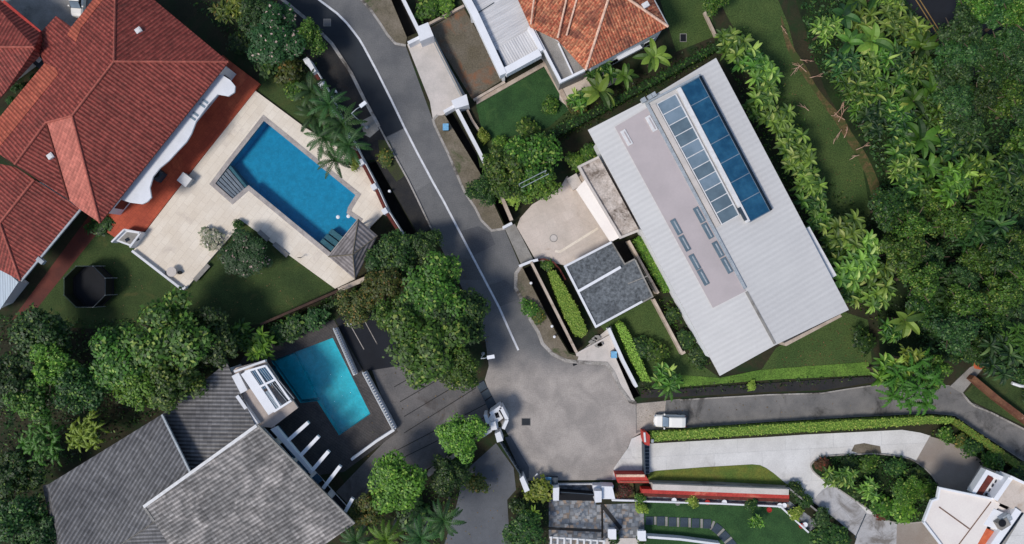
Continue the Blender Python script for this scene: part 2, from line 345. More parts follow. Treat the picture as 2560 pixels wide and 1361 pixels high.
def pooltile(name, c1, c2, grout):
    s = N(name); v = s.coord(); br = s.n("ShaderNodeTexBrick"); br.offset = 0; br.inputs["Scale"].default_value = 3.0
    br.inputs["Brick Width"].default_value = .5; br.inputs["Row Height"].default_value = .5; br.inputs["Mortar Size"].default_value = .03
    br.inputs["Color1"].default_value = c1; br.inputs["Color2"].default_value = c2; br.inputs["Mortar"].default_value = grout
    s.l(v, br.inputs["Vector"]); mo = s.ramp(s.noise(v, 1.3, 6, .75, .5), .3, .7); k = s.n('ShaderNodeMapRange'); k.inputs['To Min'].default_value = .84; k.inputs['To Max'].default_value = 1.12; s.l(mo, k.inputs['Value'])
    vm = s.n('ShaderNodeVectorMath', operation='SCALE'); s.l(br.outputs[0], vm.inputs[0]); s.l(k.outputs[0], vm.inputs['Scale']); return s.done(vm.outputs[0], .4)
M['pool_deep'] = pooltile('blue_pool_tiles', S(52,160,196), S(44,150,188), S(64,152,186))
M['pool_turq'] = pooltile('turquoise_pool_tiles', S(44,188,204), S(36,178,196), S(62,182,198))
M['pool_step'] = surf('grey_pool_steps', S(112,122,130), S(98,108,118), .8, 6, .6, .1)
def water(name, tint):
    s = N(name); v = s.coord(); out = [n for n in s.t.nodes if n.type == 'OUTPUT_MATERIAL'][0]
    tr = s.n("ShaderNodeBsdfTransparent"); tr.inputs[0].default_value = tint
    gl = s.n("ShaderNodeBsdfGlossy"); gl.inputs["Roughness"].default_value = .08
    fr = s.n("ShaderNodeFresnel"); fr.inputs[0].default_value = 1.33
    b = s.n("ShaderNodeBump"); b.inputs["Strength"].default_value = .7; b.inputs["Distance"].default_value = .06
    s.l(s.noise(v, 2.2, 3, .6, .4), b.inputs["Height"]); s.l(b.outputs[0], gl.inputs["Normal"]); s.l(b.outputs[0], fr.inputs["Normal"])
    mx = s.n("ShaderNodeMixShader"); s.l(fr.outputs[0], mx.inputs[0]); s.l(tr.outputs[0], mx.inputs[1]); s.l(gl.outputs[0], mx.inputs[2]); s.l(mx.outputs[0], out.inputs[0])
    return s.m
M['water_deep'] = water('clear_blue_water', (.56, .86, .9, 1)); M['water_turq'] = water('clear_turquoise_water', (.76, .97, .98, 1))
# the main road: grey asphalt that turns into worn, paler asphalt in the turning circle
def roadmat():
    s = N('street_asphalt'); v = s.coord()
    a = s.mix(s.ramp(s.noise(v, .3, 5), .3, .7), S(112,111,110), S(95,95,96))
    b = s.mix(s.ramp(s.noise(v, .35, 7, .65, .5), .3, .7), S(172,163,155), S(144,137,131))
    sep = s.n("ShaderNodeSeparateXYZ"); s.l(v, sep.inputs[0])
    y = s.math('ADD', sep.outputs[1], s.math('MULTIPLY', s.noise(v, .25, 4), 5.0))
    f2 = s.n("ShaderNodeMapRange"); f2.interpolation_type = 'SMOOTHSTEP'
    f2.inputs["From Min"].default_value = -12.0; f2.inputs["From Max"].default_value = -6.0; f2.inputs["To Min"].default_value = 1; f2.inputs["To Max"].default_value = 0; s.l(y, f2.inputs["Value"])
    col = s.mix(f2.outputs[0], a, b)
    d = s.ramp(s.noise(v, .5, 9, .75, .8), .6, .82); col = s.mix(s.math('MULTIPLY', d, .5), col, S(66,62,60))
    st_ = s.ramp(s.noise(v, 2.6, 8, .8, .3), .62, .72); col = s.mix(s.math('MULTIPLY', st_, .4), col, S(64,62,62))
    g = s.noise(v, 8, 4, .7); gr = s.n("ShaderNodeMapRange"); gr.inputs["From Min"].default_value = .3; gr.inputs["From Max"].default_value = .7
    gr.inputs["To Min"].default_value = .8; gr.inputs["To Max"].default_value = 1.2; s.l(g, gr.inputs["Value"])
    vm = s.n("ShaderNodeVectorMath", operation='SCALE'); s.l(col, vm.inputs[0]); s.l(gr.outputs[0], vm.inputs["Scale"])
    s.bump(g, .5, .02); return s.done(vm.outputs[0], .9)
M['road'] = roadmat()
L = {}
L['dark'] = leafmat('dark_leaves', S(27,49,23), S(60,95,36), S(115,138,59))
L['mid'] = leafmat('green_leaves', S(37,62,23), S(88,130,41), S(150,168,77))
L['bright'] = leafmat('bright_leaves', S(53,85,30), S(113,154,48), S(159,183,79))
L['yellow'] = leafmat('yellow_green_leaves', S(84,109,38), S(152,172,61), S(190,193,100))
L['olive'] = leafmat('olive_leaves', S(49,65,30), S(97,110,43), S(149,121,60))
L['blue'] = leafmat('cool_dark_leaves', S(29,56,31), S(69,108,49), S(115,145,80))
L['palm'] = leafmat('dark_palm_fronds', S(31,58,33), S(70,106,50), S(123,149,72))
L['broad'] = leafmat('broad_pale_leaves', S(67,100,42), S(145,179,72), S(182,197,112))
L['broad_dark'] = leafmat('broad_green_leaves', S(44,77,32), S(103,145,53), S(168,185,93))
L['pinkflower'] = leafmat('leaves_with_pale_flowers', S(34,66,34), S(56,92,44), S(206,176,166), (.955,.97))
L['whiteflower'] = leafmat('pale_speckled_leaves', S(104,120,84), S(196,186,166), S(232,222,210))
L['hedge'] = leafmat('clipped_hedge_leaves', S(124,158,58), S(164,190,80), S(176,190,92))
L['hedge_dark'] = leafmat('dark_hedge_leaves', S(104,128,50), S(158,174,74), S(178,172,90))
M['hedge_core'] = surf('hedge_core', S(84,112,42), S(104,132,52), 1.5, 7, .95, .8, fine_amt=.4)
L['red'] = leafmat('reddish_leaves', S(64,58,34), S(110,72,50), S(160,70,60))

# ------------------------------------------------------------ ground, roads, pavements, pools
def smooth(pl, n=5):
    out = []
    for k in range(len(pl)):
        p0, p1_, p2_, p3_ = (Vector((*pl[(k+q)%len(pl)], 0)) for q in (-1, 0, 1, 2))
        for m in range(n):
            u = m/n; v_ = .5*((2*p1_) + (p2_-p0)*u + (2*p0-5*p1_+4*p2_-p3_)*u*u + (3*p1_-p0-3*p2_+p3_)*u**3); out.append((v_.x, v_.y))
    return out
POOL1 = [(662,304),(890,489),(871,520),(868,534),(893,551),(828,632),(624,464),(584,498),(541,460),(580,408)]
POOL2 = [(832,845),(926,1035),(848,1089),(793,1003),(752,1008),(678,903),(742,879)]
D_NORTH = [(973,-12),(1003,-12),(1041,83),(1018,93)]
D_EAST = [(1113,288),(1131,281),(1212,420),(1277,553),(1262,562),(1198,428)]
D_HEDGE = [(1309,672),(1326,664),(1440,884),(1424,882),(1388,822)]
D_CORNER = [(1541,897),(1555,893),(1600,990),(1584,996)]
D_WEST = [(918,408),(938,404),(1040,585),(1010,590)]
holes = [pts(p) for p in (POOL1, POOL2, D_NORTH, D_EAST, D_HEDGE, D_CORNER, D_WEST)]
big = [(-500,-500),(500,-500),(500,500),(-500,500)]
structure('ground', MB().poly(big, 0, holes), M['soil'])
for p, dep in ((D_NORTH,1.3),(D_EAST,1.5),(D_HEDGE,1.5),(D_CORNER,1.4),(D_WEST,1.6)):
    q = pts(p); b = MB().poly(q, -dep); b.side(q, -dep, .13); structure('drain', b, M['drain'])

ROAD = [(690,-12),(785,66),(829,111),(876,182),(910,250),(947,318),(985,390),(1018,450),(1040,495),(1076,570),(1113,640),(1140,690),(1180,770),(1214,855),(1222,915),(1212,950),(1244,1045),(1272,1090),(1318,1170),(1318,1202),(1540,1200),(1545,1170),(1580,1096),(1610,1078),(1709,1071),(1919,1055),(2156,1042),(2325,1034),(2388,1040),(2427,1068),(2600,1180),(2600,1092),(2474,1028),(2420,1003),(2403,981),(2373,964),(2204,962),(2123,973),(2055,984),(1920,988),(1702,998),(1589,1010),(1574,1005),(1547,968),(1530,930),(1516,911),(1442,907),(1415,904),(1381,887),(1354,860),(1344,833),(1324,799),(1300,744),(1287,720),(1287,684),(1300,664),(1262,575),(1228,579),(1201,552),(1187,522),(1160,481),(1147,452),(1120,388),(1096,338),(1083,304),(1015,117),(988,111),(968,88),(954,64),(927,24),(890,-12)]
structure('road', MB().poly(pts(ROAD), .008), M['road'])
structure('side_road', MB().poly(pts([(1589,1009),(1702,999),(1920,989),(2055,985),(2123,974),(2204,963),(2373,965),(2403,982),(2420,1004),(2474,1029),(2600,1093),(2600,1179),(2427,1067),(2388,1039),(2325,1033),(2156,1041),(1919,1054),(1709,1070),(1610,1077),(1590,1084)]), .013), M['asphalt_lane'])
structure('road_slab', MB().poly(pts([(1591,1010),(1665,1003),(1662,1030),(1668,1070),(1592,1076)]), .018), surf('patched_concrete', S(176,164,152), S(156,146,136), .7, 7, .9, .3, dirt=S(110,98,86), dirt_amt=(.5,.7)))
structure('new_asphalt_lane', MB().poly(pts([(694,-12),(787,67),(831,112),(878,182),(912,250),(949,318),(965,343),(1012,320),(977,249),(943,182),(909,118),(882,78),(843,34),(790,-12)]), .013), M['asphalt_dark'])
for poly, c in (([(1152,578),(1182,640),(1238,612),(1226,582),(1196,566)], (92,92,94)), ([(1118,640),(1150,700),(1212,700),(1182,648)], (100,99,98)), ([(1215,715),(1246,768),(1300,748),(1288,722),(1262,700)], (98,98,99)), ([(966,345),(1012,322),(1080,452),(1040,480)], (122,121,120))):
    structure('road_tone_sheet', MB().poly(pts(poly), .0115), surf('off_tone_asphalt', S(*c), S(*(q-10 for q in c)), .4, 8, .9, .5, fine_amt=.2))  # thin sheets a little off the road's own grey
CL = [(785,-12),(799,1),(843,34),(867,58),(883,78),(898,98),(910,118),(944,182),(978,250),(1012,321),(1045,386),(1083,457),(1110,505),(1147,576),(1184,647),(1214,704),(1248,769),(1278,837),(1296,876)]
structure('road_line', MB().wall(pts(CL), .26, .014, .019), M['mark'])
# highway glimpsed in the upper right corner
structure('highway', MB().poly(pts([(2255,-12),(2620,-12),(2620,190),(2400,190)]), .02), M['asphalt_black'])
for a, b in (((2286,-5),(2392,162)), ((2296,-5),(2402,162))): structure('yellow_line', MB().wall(pts([a, b]), .12, .018, .026), M['mark_yellow'])
structure('white_dash', MB().wall(pts([(2412,50),(2440,94)]), .16, .018, .026), M['mark'])

# verges and kerbs
def verge(name, poly, mat, z=.12, hl=()): structure(name, MB().prism(pts(poly), -.05, z, [pts(h) for h in hl]), M[mat])
verge('verge', [(893,-12),(927,24),(954,62),(970,87),(990,108),(1014,112),(1018,96),(973,-12)], 'verge')
verge('verge', [(1086,303),(1099,338),(1123,388),(1150,452),(1163,481),(1190,521),(1204,550),(1230,575),(1262,570),(1198,430),(1112,289),(1094,290)], 'verge')
verge('verge', [(1304,666),(1291,686),(1290,720),(1303,743),(1327,798),(1347,831),(1357,858),(1383,884),(1416,900),(1442,903),(1446,892),(1422,884),(1386,824),(1308,673)], 'verge')
verge('verge', [(1442,903),(1516,907),(1533,929),(1550,967),(1576,1003),(1590,1006),(1583,996),(1540,897),(1528,815),(1440,888)], 'apron', .1)
verge('verge', [(1602,995),(1700,992),(1920,980),(2055,976),(2123,966),(2200,952),(2200,940),(1700,972),(1604,975)], 'verge_dark')
verge('verge', [(700,-12),(787,64),(831,109),(878,180),(912,248),(949,316),(988,390),(1021,450),(1043,495),(1079,570),(1060,585),(1042,580),(938,400),(905,402),(850,290),(760,140),(690,20)], 'verge_dark')  # dark paving, with the palms' shade put into its colour
structure('verge_grass', MB().poly(pts([(945,350),(972,352),(1012,440),(992,455),(952,400)]), .126), surf('thin_grass', S(64,74,40), S(58,58,44), .8, 9, .95, .5))
structure('crossing_slab', MB().poly(pts([(900,305),(930,290),(948,325),(925,345),(912,338)]), .127), M['slab'])
def kerb(line, w=.28): structure('kerb', MB().wall(pts(line), w, -.02, .145), M['kerb'])
kerb([(697,-8),(786,65),(830,110),(877,181),(911,249),(948,317)], .4)
kerb([(948,317),(987,390),(1020,450),(1042,495),(1078,571)], .2)
kerb([(892,-12),(926,24),(953,63),(969,88),(989,110),(1015,115)])
kerb([(1094,289),(1083,300),(1086,312),(1098,338),(1122,388),(1149,452),(1162,481),(1189,522),(1203,551),(1229,577),(1264,572)])
kerb([(1304,664),(1290,684),(1289,720),(1302,744),(1326,799),(1346,832),(1356,859),(1382,886),(1416,902),(1442,905),(1516,909),(1532,930),(1549,968),(1575,1004),(1590,1008)], .42)
kerb([(1700,1000),(1920,987),(2055,983),(2123,972),(2200,961)], .15)
kerb([(2404,983),(2421,1004),(2436,1016),(2452,1022),(2475,1031),(2600,1094)], .2)

# driveways
def flat(name, poly, mat, z, hl=(), ang=0.0): structure(name, MB().poly(pts(poly), z, [pts(h) for h in hl]), M[mat] if isinstance(mat, str) else mat, ang)
verge('driveway_apron', [(1018,112),(1029,102),(1082,94),(1165,240),(1160,270),(1112,286),(1083,303),(1075,255)], 'apron', .07)
verge('driveway_apron', [(1262,572),(1287,560),(1334,650),(1304,664)], 'slab', .07)
verge('driveway_apron', [(1608,1084),(1579,1097),(1570,1120),(1535,1170),(1530,1200),(1608,1190)], 'drive_white', .05)
flat('driveway', [(1072,72),(1160,22),(1262,196),(1180,248)], surf('mossy_driveway', S(112,104,92), S(98,90,74), .3, 6, .95, .4, dirt=S(134,92,66), dirt_amt=(.5,.66), fine_amt=.3), .02)
flat('driveway', [(1614,1110),(1920,1093),(2010,1087),(2255,1075),(2300,1082),(2326,1090),(2292,1160),(2330,1300),(2250,1305),(2168,1284),(2142,1342),(2080,1290),(2010,1240),(1968,1214),(1622,1207)], 'drive_white', .03)
flat('driveway', [(2168,1284),(2250,1305),(2242,1380),(2130,1380),(2142,1342)], 'drive_grey', .036)
flat('driveway', [(2092,1205),(2168,1284),(2142,1342),(2085,1295),(2030,1254),(2055,1225)], 'drive_grey', .034)
flat('driveway', [(2324,1091)]+smooth([(2324,1091),(2362,1102),(2420,1130),(2482,1172)], 4)[4:12]+[(2490,1180),(2440,1260),(2330,1260),(2285,1160)], 'paver_brown', .036)
flat('driveway', [(2242,1306),(2330,1290),(2400,1380),(2240,1380)], 'paver_brown', .038)
ISL = smooth([(2029,1158),(2062,1141),(2130,1136),(2200,1135),(2275,1148),(2325,1185),(2350,1230),(2345,1275),(2310,1303),(2225,1304),(2160,1266),(2100,1226),(2052,1195),(2031,1176)])
structure('planting_bed_or_void', MB().prism(pts(ISL), -.05, .14), M['under']); kerb(ISL + ISL[:1], .16)
flat('driveway', [(1105,1380),(1140,1270),(1160,1180),(1240,1108),(1284,1170),(1290,1225),(1268,1250),(1276,1380)], 'asphalt_drive', .03)
flat('driveway', [(930,925),(1075,900),(1190,950),(1246,1045),(1210,1085),(1095,1160),(985,1210),(880,1270),(840,1230),(985,1080)], surf('streaked_concrete_drive', S(112,108,106), S(92,90,90), .35, 6, .9, .4, dirt=S(72,64,60), dirt_amt=(.52,.72), fine_amt=.15), .02)
for a, b in (((985,968),(1085,912)),((1000,1005),(1105,944)),((1010,1042),(1150,958)),((1010,1083),(1190,970)),((985,1130),(1225,1005)),((960,1168),(1240,1030))):
    structure('paving_joint', MB().wall(pts([a, b]), .1, .015, .026), M['verge_dark'])
flat('car_park', [(838,800),(900,770),(1010,830),(1090,900),(930,926),(912,930)], 'asphalt_black', .022)
flat('pool_deck', [(640,850),(835,800),(995,1080),(860,1180),(700,1200),(660,1060),(590,920)], 'deck', .03, [POOL2])
flat('stone_paving', [(1372,1250),(1490,1248),(1490,1262),(1608,1258),(1612,1345),(1612,1380),(1372,1380)], 'stone', .03)
flat('threshold', [(1392,1212),(1484,1212),(1484,1234),(1392,1234)], 'stone', .034)
flat('lawn', [(1610,1256),(1950,1268),(2035,1335),(2060,1380),(1612,1380)], 'lawn_deep', .026)
flat('lawn', [(1618,1183),(1640,1177),(1760,1168),(1880,1161),(1900,1163),(1915,1170),(1935,1184),(1970,1214),(1960,1217),(1622,1206)], 'lawn_olive', .05)
flat('lawn', [(1190,262),(1362,168),(1422,275),(1370,320),(1240,350),(1205,330)], 'lawn_deep', .02)
flat('lawn', [(1186,350),(1430,240),(1470,300),(1330,390),(1200,420)], 'lawn', .014)
flat('lawn', [(640,225),(765,318),(880,402),(900,400),(790,200),(720,150),(650,190)], 'lawn', .02)
flat('lawn', [(250,530),(338,626),(466,725),(520,660),(592,578),(600,548),(839,722),(650,810),(420,840),(200,820),(60,820),(140,660)], 'lawn', .02)
flat('lawn', [(1500,815),(1632,745),(1708,880),(1800,945),(1620,955)], 'lawn_dim', .02)
flat('lawn', [(1640,958),(1700,938),(1800,945),(1900,925),(2170,905),(2176,938),(1920,950),(1700,968)], 'lawn_bright', .05)
flat('lawn', [(1940,870),(2110,780),(2170,800),(2180,910),(1900,930)], 'lawn_dim', .016)
flat('lawn', [(1790,-12),(1940,-12),(1970,60),(1990,140),(2080,280),(2140,380),(2190,500),(2160,570),(2070,560),(1990,400),(1880,160)], 'lawn_dim', .02)
flat('lawn', [(2410,985),(2446,945),(2600,930),(2600,1085),(2475,1024),(2440,1008)], 'lawn', .03)
flat('lawn', [(1650,0),(1770,0),(1790,90),(1690,130)], 'lawn_dim', .016)
flat('dirt_path', smooth([(1952,40),(1978,110),(2014,165),(2040,215),(2075,260),(2106,292),(2128,330),(2160,378),(2186,430),(2212,505),(2186,520),(2168,450),(2140,390),(2112,345),(2088,305),(2062,270),(2030,222),(2000,178),(1966,118)], 3), 'dirt', .03)
flat('undergrowth_soil', [(1985,-12),(2255,-12),(2400,190),(2620,190),(2620,900),(2200,900),(2180,560),(2150,380),(2060,220)], 'under', .024)
flat('forecourt', [(-12,-12),(240,-12),(180,80),(110,100),(40,60),(-12,20)], 'slab', .02)
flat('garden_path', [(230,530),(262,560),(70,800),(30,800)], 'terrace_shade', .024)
verge('footbridge', [(2450,908),(2460,916),(2404,984),(2374,966),(2424,918)], 'slab', .12)
verge('service_yard', [(1448,135),(1340,135),(1402,195),(1398,250),(1420,268),(1500,228),(1560,195),(1500,150)], 'court', .06)
verge('garden_edging', [(1190,252),(1356,158),(1362,150),(1372,156),(1425,262),(1418,270),(1360,167),(1192,262)], 'beige_wall', .16)
verge('courtyard', [(1418,440),(1442,470),(1530,607),(1412,664),(1395,660),(1340,652),(1292,568),(1300,546),(1330,512),(1400,470)], 'court', .06)
structure('courtyard_step', MB().wall(pts([(1495,571),(1400,630),(1388,628)]), .3, .05, .075), M['patio'])
flat('stained_patch', [(2128,1128),(2136,1112),(2160,1108),(2200,1116),(2203,1134),(2165,1140)], 'verge', .034)
structure('raised_terrace', MB().prism(pts([(571,150),(653,212),(640,230),(495,412),(368,577),(300,600),(240,560),(250,545),(560,140)]), -.05, .42), M['terrace'], ang=R(38))
PATIO = [(641,229),(765,321),(905,405),(965,530),(927,568),(900,640),(890,698),(839,722),(600,548),(592,576),(522,656),(466,725),(338,626),(369,577),(496,412)]
structure('pool_terrace', MB().prism(pts(PATIO), -.05, .3, [pts(POOL1)]), M['patio'], ang=R(38))

def offset_poly(pl, d):
    n = len(pl); out = []; area = sum(pl[i].x*pl[(i+1)%n].y - pl[(i+1)%n].x*pl[i].y for i in range(n)); sg = 1 if area > 0 else -1
    for i in range(n):
        a, b, c = pl[i-1], pl[i], pl[(i+1)%n]; e1, e2 = (b-a).normalized(), (c-b).normalized()
        n1, n2 = Vector((e1.y,-e1.x,0))*sg, Vector((e2.y,-e2.x,0))*sg; m = (n1+n2)
        m = m / max(.35, m.dot(n1)) if m.length > .1 else n1
        out.append(b + m*d)
    return out
def pool(px, name, label, zt, lvl, depth, tile, wat, coping, cop_w):
    q = pts(px); t = thing(name, label, 'swimming pool', q[0])
    b = MB().poly(q, -depth); b.side(q, -depth, zt - .01); b.build('basin', M[tile], t)
    if cop_w:
        o = offset_poly(q, cop_w); MB().prism(o, zt - .05, zt + .03, [q]).build('coping', M[coping], t)
    MB().poly(offset_poly(q, -.004), lvl).build('water', M[wat], t)
    return t
p1 = pool(POOL1, 'swimming_pool', 'deep blue tiled swimming pool sunk in the cream terrace beside the red roofed house', .3, .12, 1.35, 'pool_deep', 'water_deep', 'coping', .55)
qa, qb, qc, qd = (583,497), (542,460), (580,410), (622,464)
for k in range(6):
    f0, f1 = .02 + k*.155, .02 + k*.155 + .125
    MB().prism(pts([between(qa, qd, f0), between(qb, qc, f0), between(qb, qc, f1), between(qa, qd, f1)]), -1.3, .2 - k*.018).build('step', M['pool_step'], p1)
for k in range(3): MB().prism(pts([between((827,629),(862,588),k*.3), between((799,607),(832,566),k*.3), between((799,607),(832,566),k*.3+.26), between((827,629),(862,588),k*.3+.26)]), -1.3, .1 - k*.2).build('step', M['pool_step'], p1)
p2 = pool(POOL2, 'swimming_pool', 'turquoise tiled swimming pool half in shade beside the grey roofed house', .03, -.12, 1.2, 'pool_turq', 'water_turq', 'deck', .3)
MB().prism(inset(pts([(733,882),(790,998),(752,1004),(681,904)]), .12), -1.19, -.55).build('shallow_ledge', M['pool_turq'], p2)
for x, y in ((845,543),(871,541)):
    c = P(x, y, .12); o = MB().lathe(c, [(.05,-.06),(.22,-.03),(.24,.03),(.16,.08),(.04,.1)], 12).build('pool_float', M['white_paint'], None, c, smooth=True)
    tag(o, 'small round white float drifting at the shaded end of the blue pool', 'float', 'white floats in the blue pool')

# ------------------------------------------------------------ red tiled house, upper left
def roofcap(parent, lines, mat, r=.2, name='ridge_cap'):
    b = MB()
    for l in lines:
        b.tube([Vector(p) + Vector((0,0,.03)) for p in l], r, 7)
    return b.build(name, M[mat], parent)
A, B = P(285,154,9), P(180,290,9); E1 = P(571,155,5.6); Wp = P(110,160,5.6)
NWpl = (A, B, Wp); nw = lambda x, y: onplane(x, y, *NWpl)
Nn = nw(290,-76); Dd = P(250,558,5.6); C = nw(115,307); E = nw(37,412); Q = P(172,500,5.7); Q2 = P(199,523,5.6)
t = thing('red_tiled_house', 'white walled house under a large hipped roof of weathered red tiles beside the blue pool', 'house', P(300,300))
faces = [[A, Nn, nw(216,20), nw(179,69), nw(140,40), nw(101,82), nw(90,104), Wp, nw(0,294), nw(-40,345), nw(-40,360), E, C, B]]
ro = MB().slab(faces + [[A, E1, P(385,0,5.6), Nn], [A, B, Dd, E1], [C, E, Q]], .18).build('roof', M['tile_red'], t)
up = Vector((0,0,.035))
def onnw(l): return [nw(x, y) + up for x, y in l]
bd = MB().slab([onnw([(179,67),(238,-6),(262,-6),(203,70),(190,105),(168,88)]), onnw([(112,158),(140,170),(146,186),(30,330),(-30,402),(-30,335),(2,290)])], .03)
bd.build('eave_band', M['tile_band'], ro)
MB().slab([[B, C, Q, Q2, Dd]], .18).build('end_roof', M['tile_sunlit'], t)
roofcap(ro, [(A,B),(A,Nn),(A,E1),(B,Dd),(B,C),(C,E)], 'ridge_red', .13)
roofcap(ro, [(C,Q)], 'brick_red', .12, 'valley_gutter_or_shade')
w1, w2, w3 = P(86,450,6.2), P(199,524,4.5), P(51,702,4.5)
f5 = [[w1, P(0,558,6.2), w3, w2, P(172,504,4.9)], [P(0,558,6.2), P(-70,640,4.5), w3], [w1, P(38,418,5.6), P(-12,408,5.0), P(-60,480,5.0), P(0,558,6.2)]]
rw = MB().slab(f5, .15).build('wing_roof', M['tile_red'], t)
roofcap(rw, [(w1, P(0,558,6.2)), (P(0,558,6.2), w3)], 'ridge_red', .14)
MB().beam(w2 + Vector((.06,-.05,.02)), w3 + Vector((.06,-.05,.02)), .22, .2).build('gutter', M['steel_pale'], rw)
MB().box(P(103,652,4.4), (.5,.9,.5), R(50)).build('downpipe_head', M['steel_pale'], rw)
body = [P(552,158,5), P(290,-50,5), P(10,300,5), P(60,400,5), P(170,480,5), P(245,530,5)]
MB().prism(body, 0, 5.35).build('wall', M['white_wall'], t)
MB().prism([P(70,450,4), P(150,500,4), P(18,655,4), P(-60,610,4), P(-40,480,4)], 0, 4.3).build('wing_wall', M['white_wall'], t)
can = [(520,186),(554,187),(575,200),(588,216),(586,231),(571,241),(544,236),(520,262),(490,304),(478,335),(466,355),(444,378),(422,402),(400,420),(382,442),(374,470),(378,494),(368,505),(355,511),(325,507),(304,500),(330,455),(300,480),(320,400),(480,210)]
can = [(500,186),(554,187),(575,200),(588,216),(586,231),(571,241),(544,236),(520,262),(490,304),(478,335),(466,355),(444,378),(422,402),(400,420),(382,442),(374,470),(378,494),(368,505),(355,511),(325,507),(304,500),(290,470),(310,430)]
cp = MB().prism([P(x, y, 4.75) for x, y in can], 4.5, 4.75).build('canopy', M['white_wall'], t)
for x, y in ((489,286),(482,296),(513,254),(506,264)):
    c = P(x, y, 4.77); MB().box(c, (.75,.26,.07), R(-35)).build('skylight', M['glass_grey'], cp)
for k in range(5):
    a = between((505,205),(318,445), .1 + .2*k); q_ = P(a[0], a[1], 4.75); MB().box((q_.x, q_.y, 2.45), (.3,.3,4.1), R(50)).build('pillar', M['white_wall'], t)
for x, y in ((117,62),(42,128)): pass
for x, y in ((116,79),(128,132)): pass
c = nw(118,80); 
for (x, y) in ((347,77),(127,391)):
    p = onplane(x, y, A, E1, P(385,0,5.6)) if x > 200 else onplane(x, y, C, E, Q)
    b = MB(); b.box(p + Vector((0,0,.02)), (.7,.6,.3), R(35)); b.box(p + Vector((.05,0,.19)), (.4,.5,.04), R(35)); b.build('roof_vent', M['frame_white'], ro)
for nm, lab, x, y, sz, mt in (('condenser_unit','dark grey condenser unit against the white wall of the red roofed house',399,438,(1.3,1.5,1.0),'steel'),
                              ('pool_pump_box','grey pump cabinet on the edge of the red terrace by the pool',470,452,(1.2,1.3,.9),'steel_pale')):
    p = P(x, y, .42); o = thing(nm, lab, 'cabinet', p); b = MB().box(p + Vector((0,0,sz[2]/2)), sz, R(52)); b.build('casing', M[mt], o)
    b = MB()
    if nm == 'condenser_unit': b.lathe(p + Vector((0,0,sz[2])), [(.5,0),(.5,.05),(.44,.05),(.4,.02)], 16); b.build('fan_grille', M['black'], o)
    else: b.box(p + Vector((0,0,sz[2]+.03)), (1.28,1.38,.05), R(52)); b.build('lid', M['frame_white'], o)
# the neighbouring wing in the corner
t = thing('red_tiled_house', 'red tiled roof of the wing in the top left corner, behind a narrow planted gap', 'house', P(20,100))
a1, a2 = P(86,118,6.4), P(-80,118,6.4)
ro = MB().slab([[a1, a2, P(-80,-60,4.8), P(8,5,4.9), P(101,82,4.9), P(104,100,5.0)], [a1, a2, P(-80,340,4.9), P(0,245,4.9), P(80,157,4.9), P(98,140,5.0)], [a1, P(104,100,5.0), P(98,140,5.0)]], .16).build('roof', M['tile_red'], t)
roofcap(ro, [(a1, a2)], 'ridge_red', .14)
MB().beam(P(8,3,4.9), P(100,80,4.9), .3, .2).build('fascia', M['coping_red'], ro)
MB().prism([P(-60,-20,4), P(70,85,4), P(62,118,4), P(-80,225,4)], 0, 4.75).build('wall', M['white_wall'], t)
p = P(95,152,3); o = thing('water_tank', 'grey box tank with a white lid closing the planted gap between two red roofs', 'tank', P(95,152,0))
MB().box(p + Vector((0,0,-1.5)), (1.4,1.3,3.0), R(-40)).build('casing', M['steel'], o); MB().box(p + Vector((-.2,.35,.04)), (1.3,.6,.08), R(-40)).build('lid', M['white_paint'], o)
t = thing('shed', 'low lean-to under pale blue corrugated sheet roofing at the left edge', 'shed', P(10,720))
MB().slab([[P(-60,620,2.8), P(0,665,2.9), P(46,706,2.9), P(0,774,2.7), P(-60,800,2.6)]], .08).build('roof', M['roof_blue'], t)
MB().prism([P(-50,640,2.5), P(0,680,2.5), P(36,708,2.5), P(-5,760,2.5), P(-50,780,2.5)], 0, 2.5).build('wall', M['white_wall'], t)

# pool pavilion
t = thing('pool_pavilion', 'open pavilion under a pyramid roof of weathered grey boards beside the blue pool', 'pavilion', P(885,632))
ap = P(882,637,4.6); co = [P(896,548,3), P(944,590,3), P(888,699,3), P(821,642,3)]
ro = MB().slab([[ap, co[i], co[(i+1)%4]] for i in range(4)], .12).build('roof', M['wood'], t)
roofcap(ro, [(ap, c) for c in co], 'verge', .07)
for c in co:
    p = c*.9 + ap*.1; MB().box((p.x, p.y, 1.6), (.16,.16,2.9)).build('post', M['bark'], t)
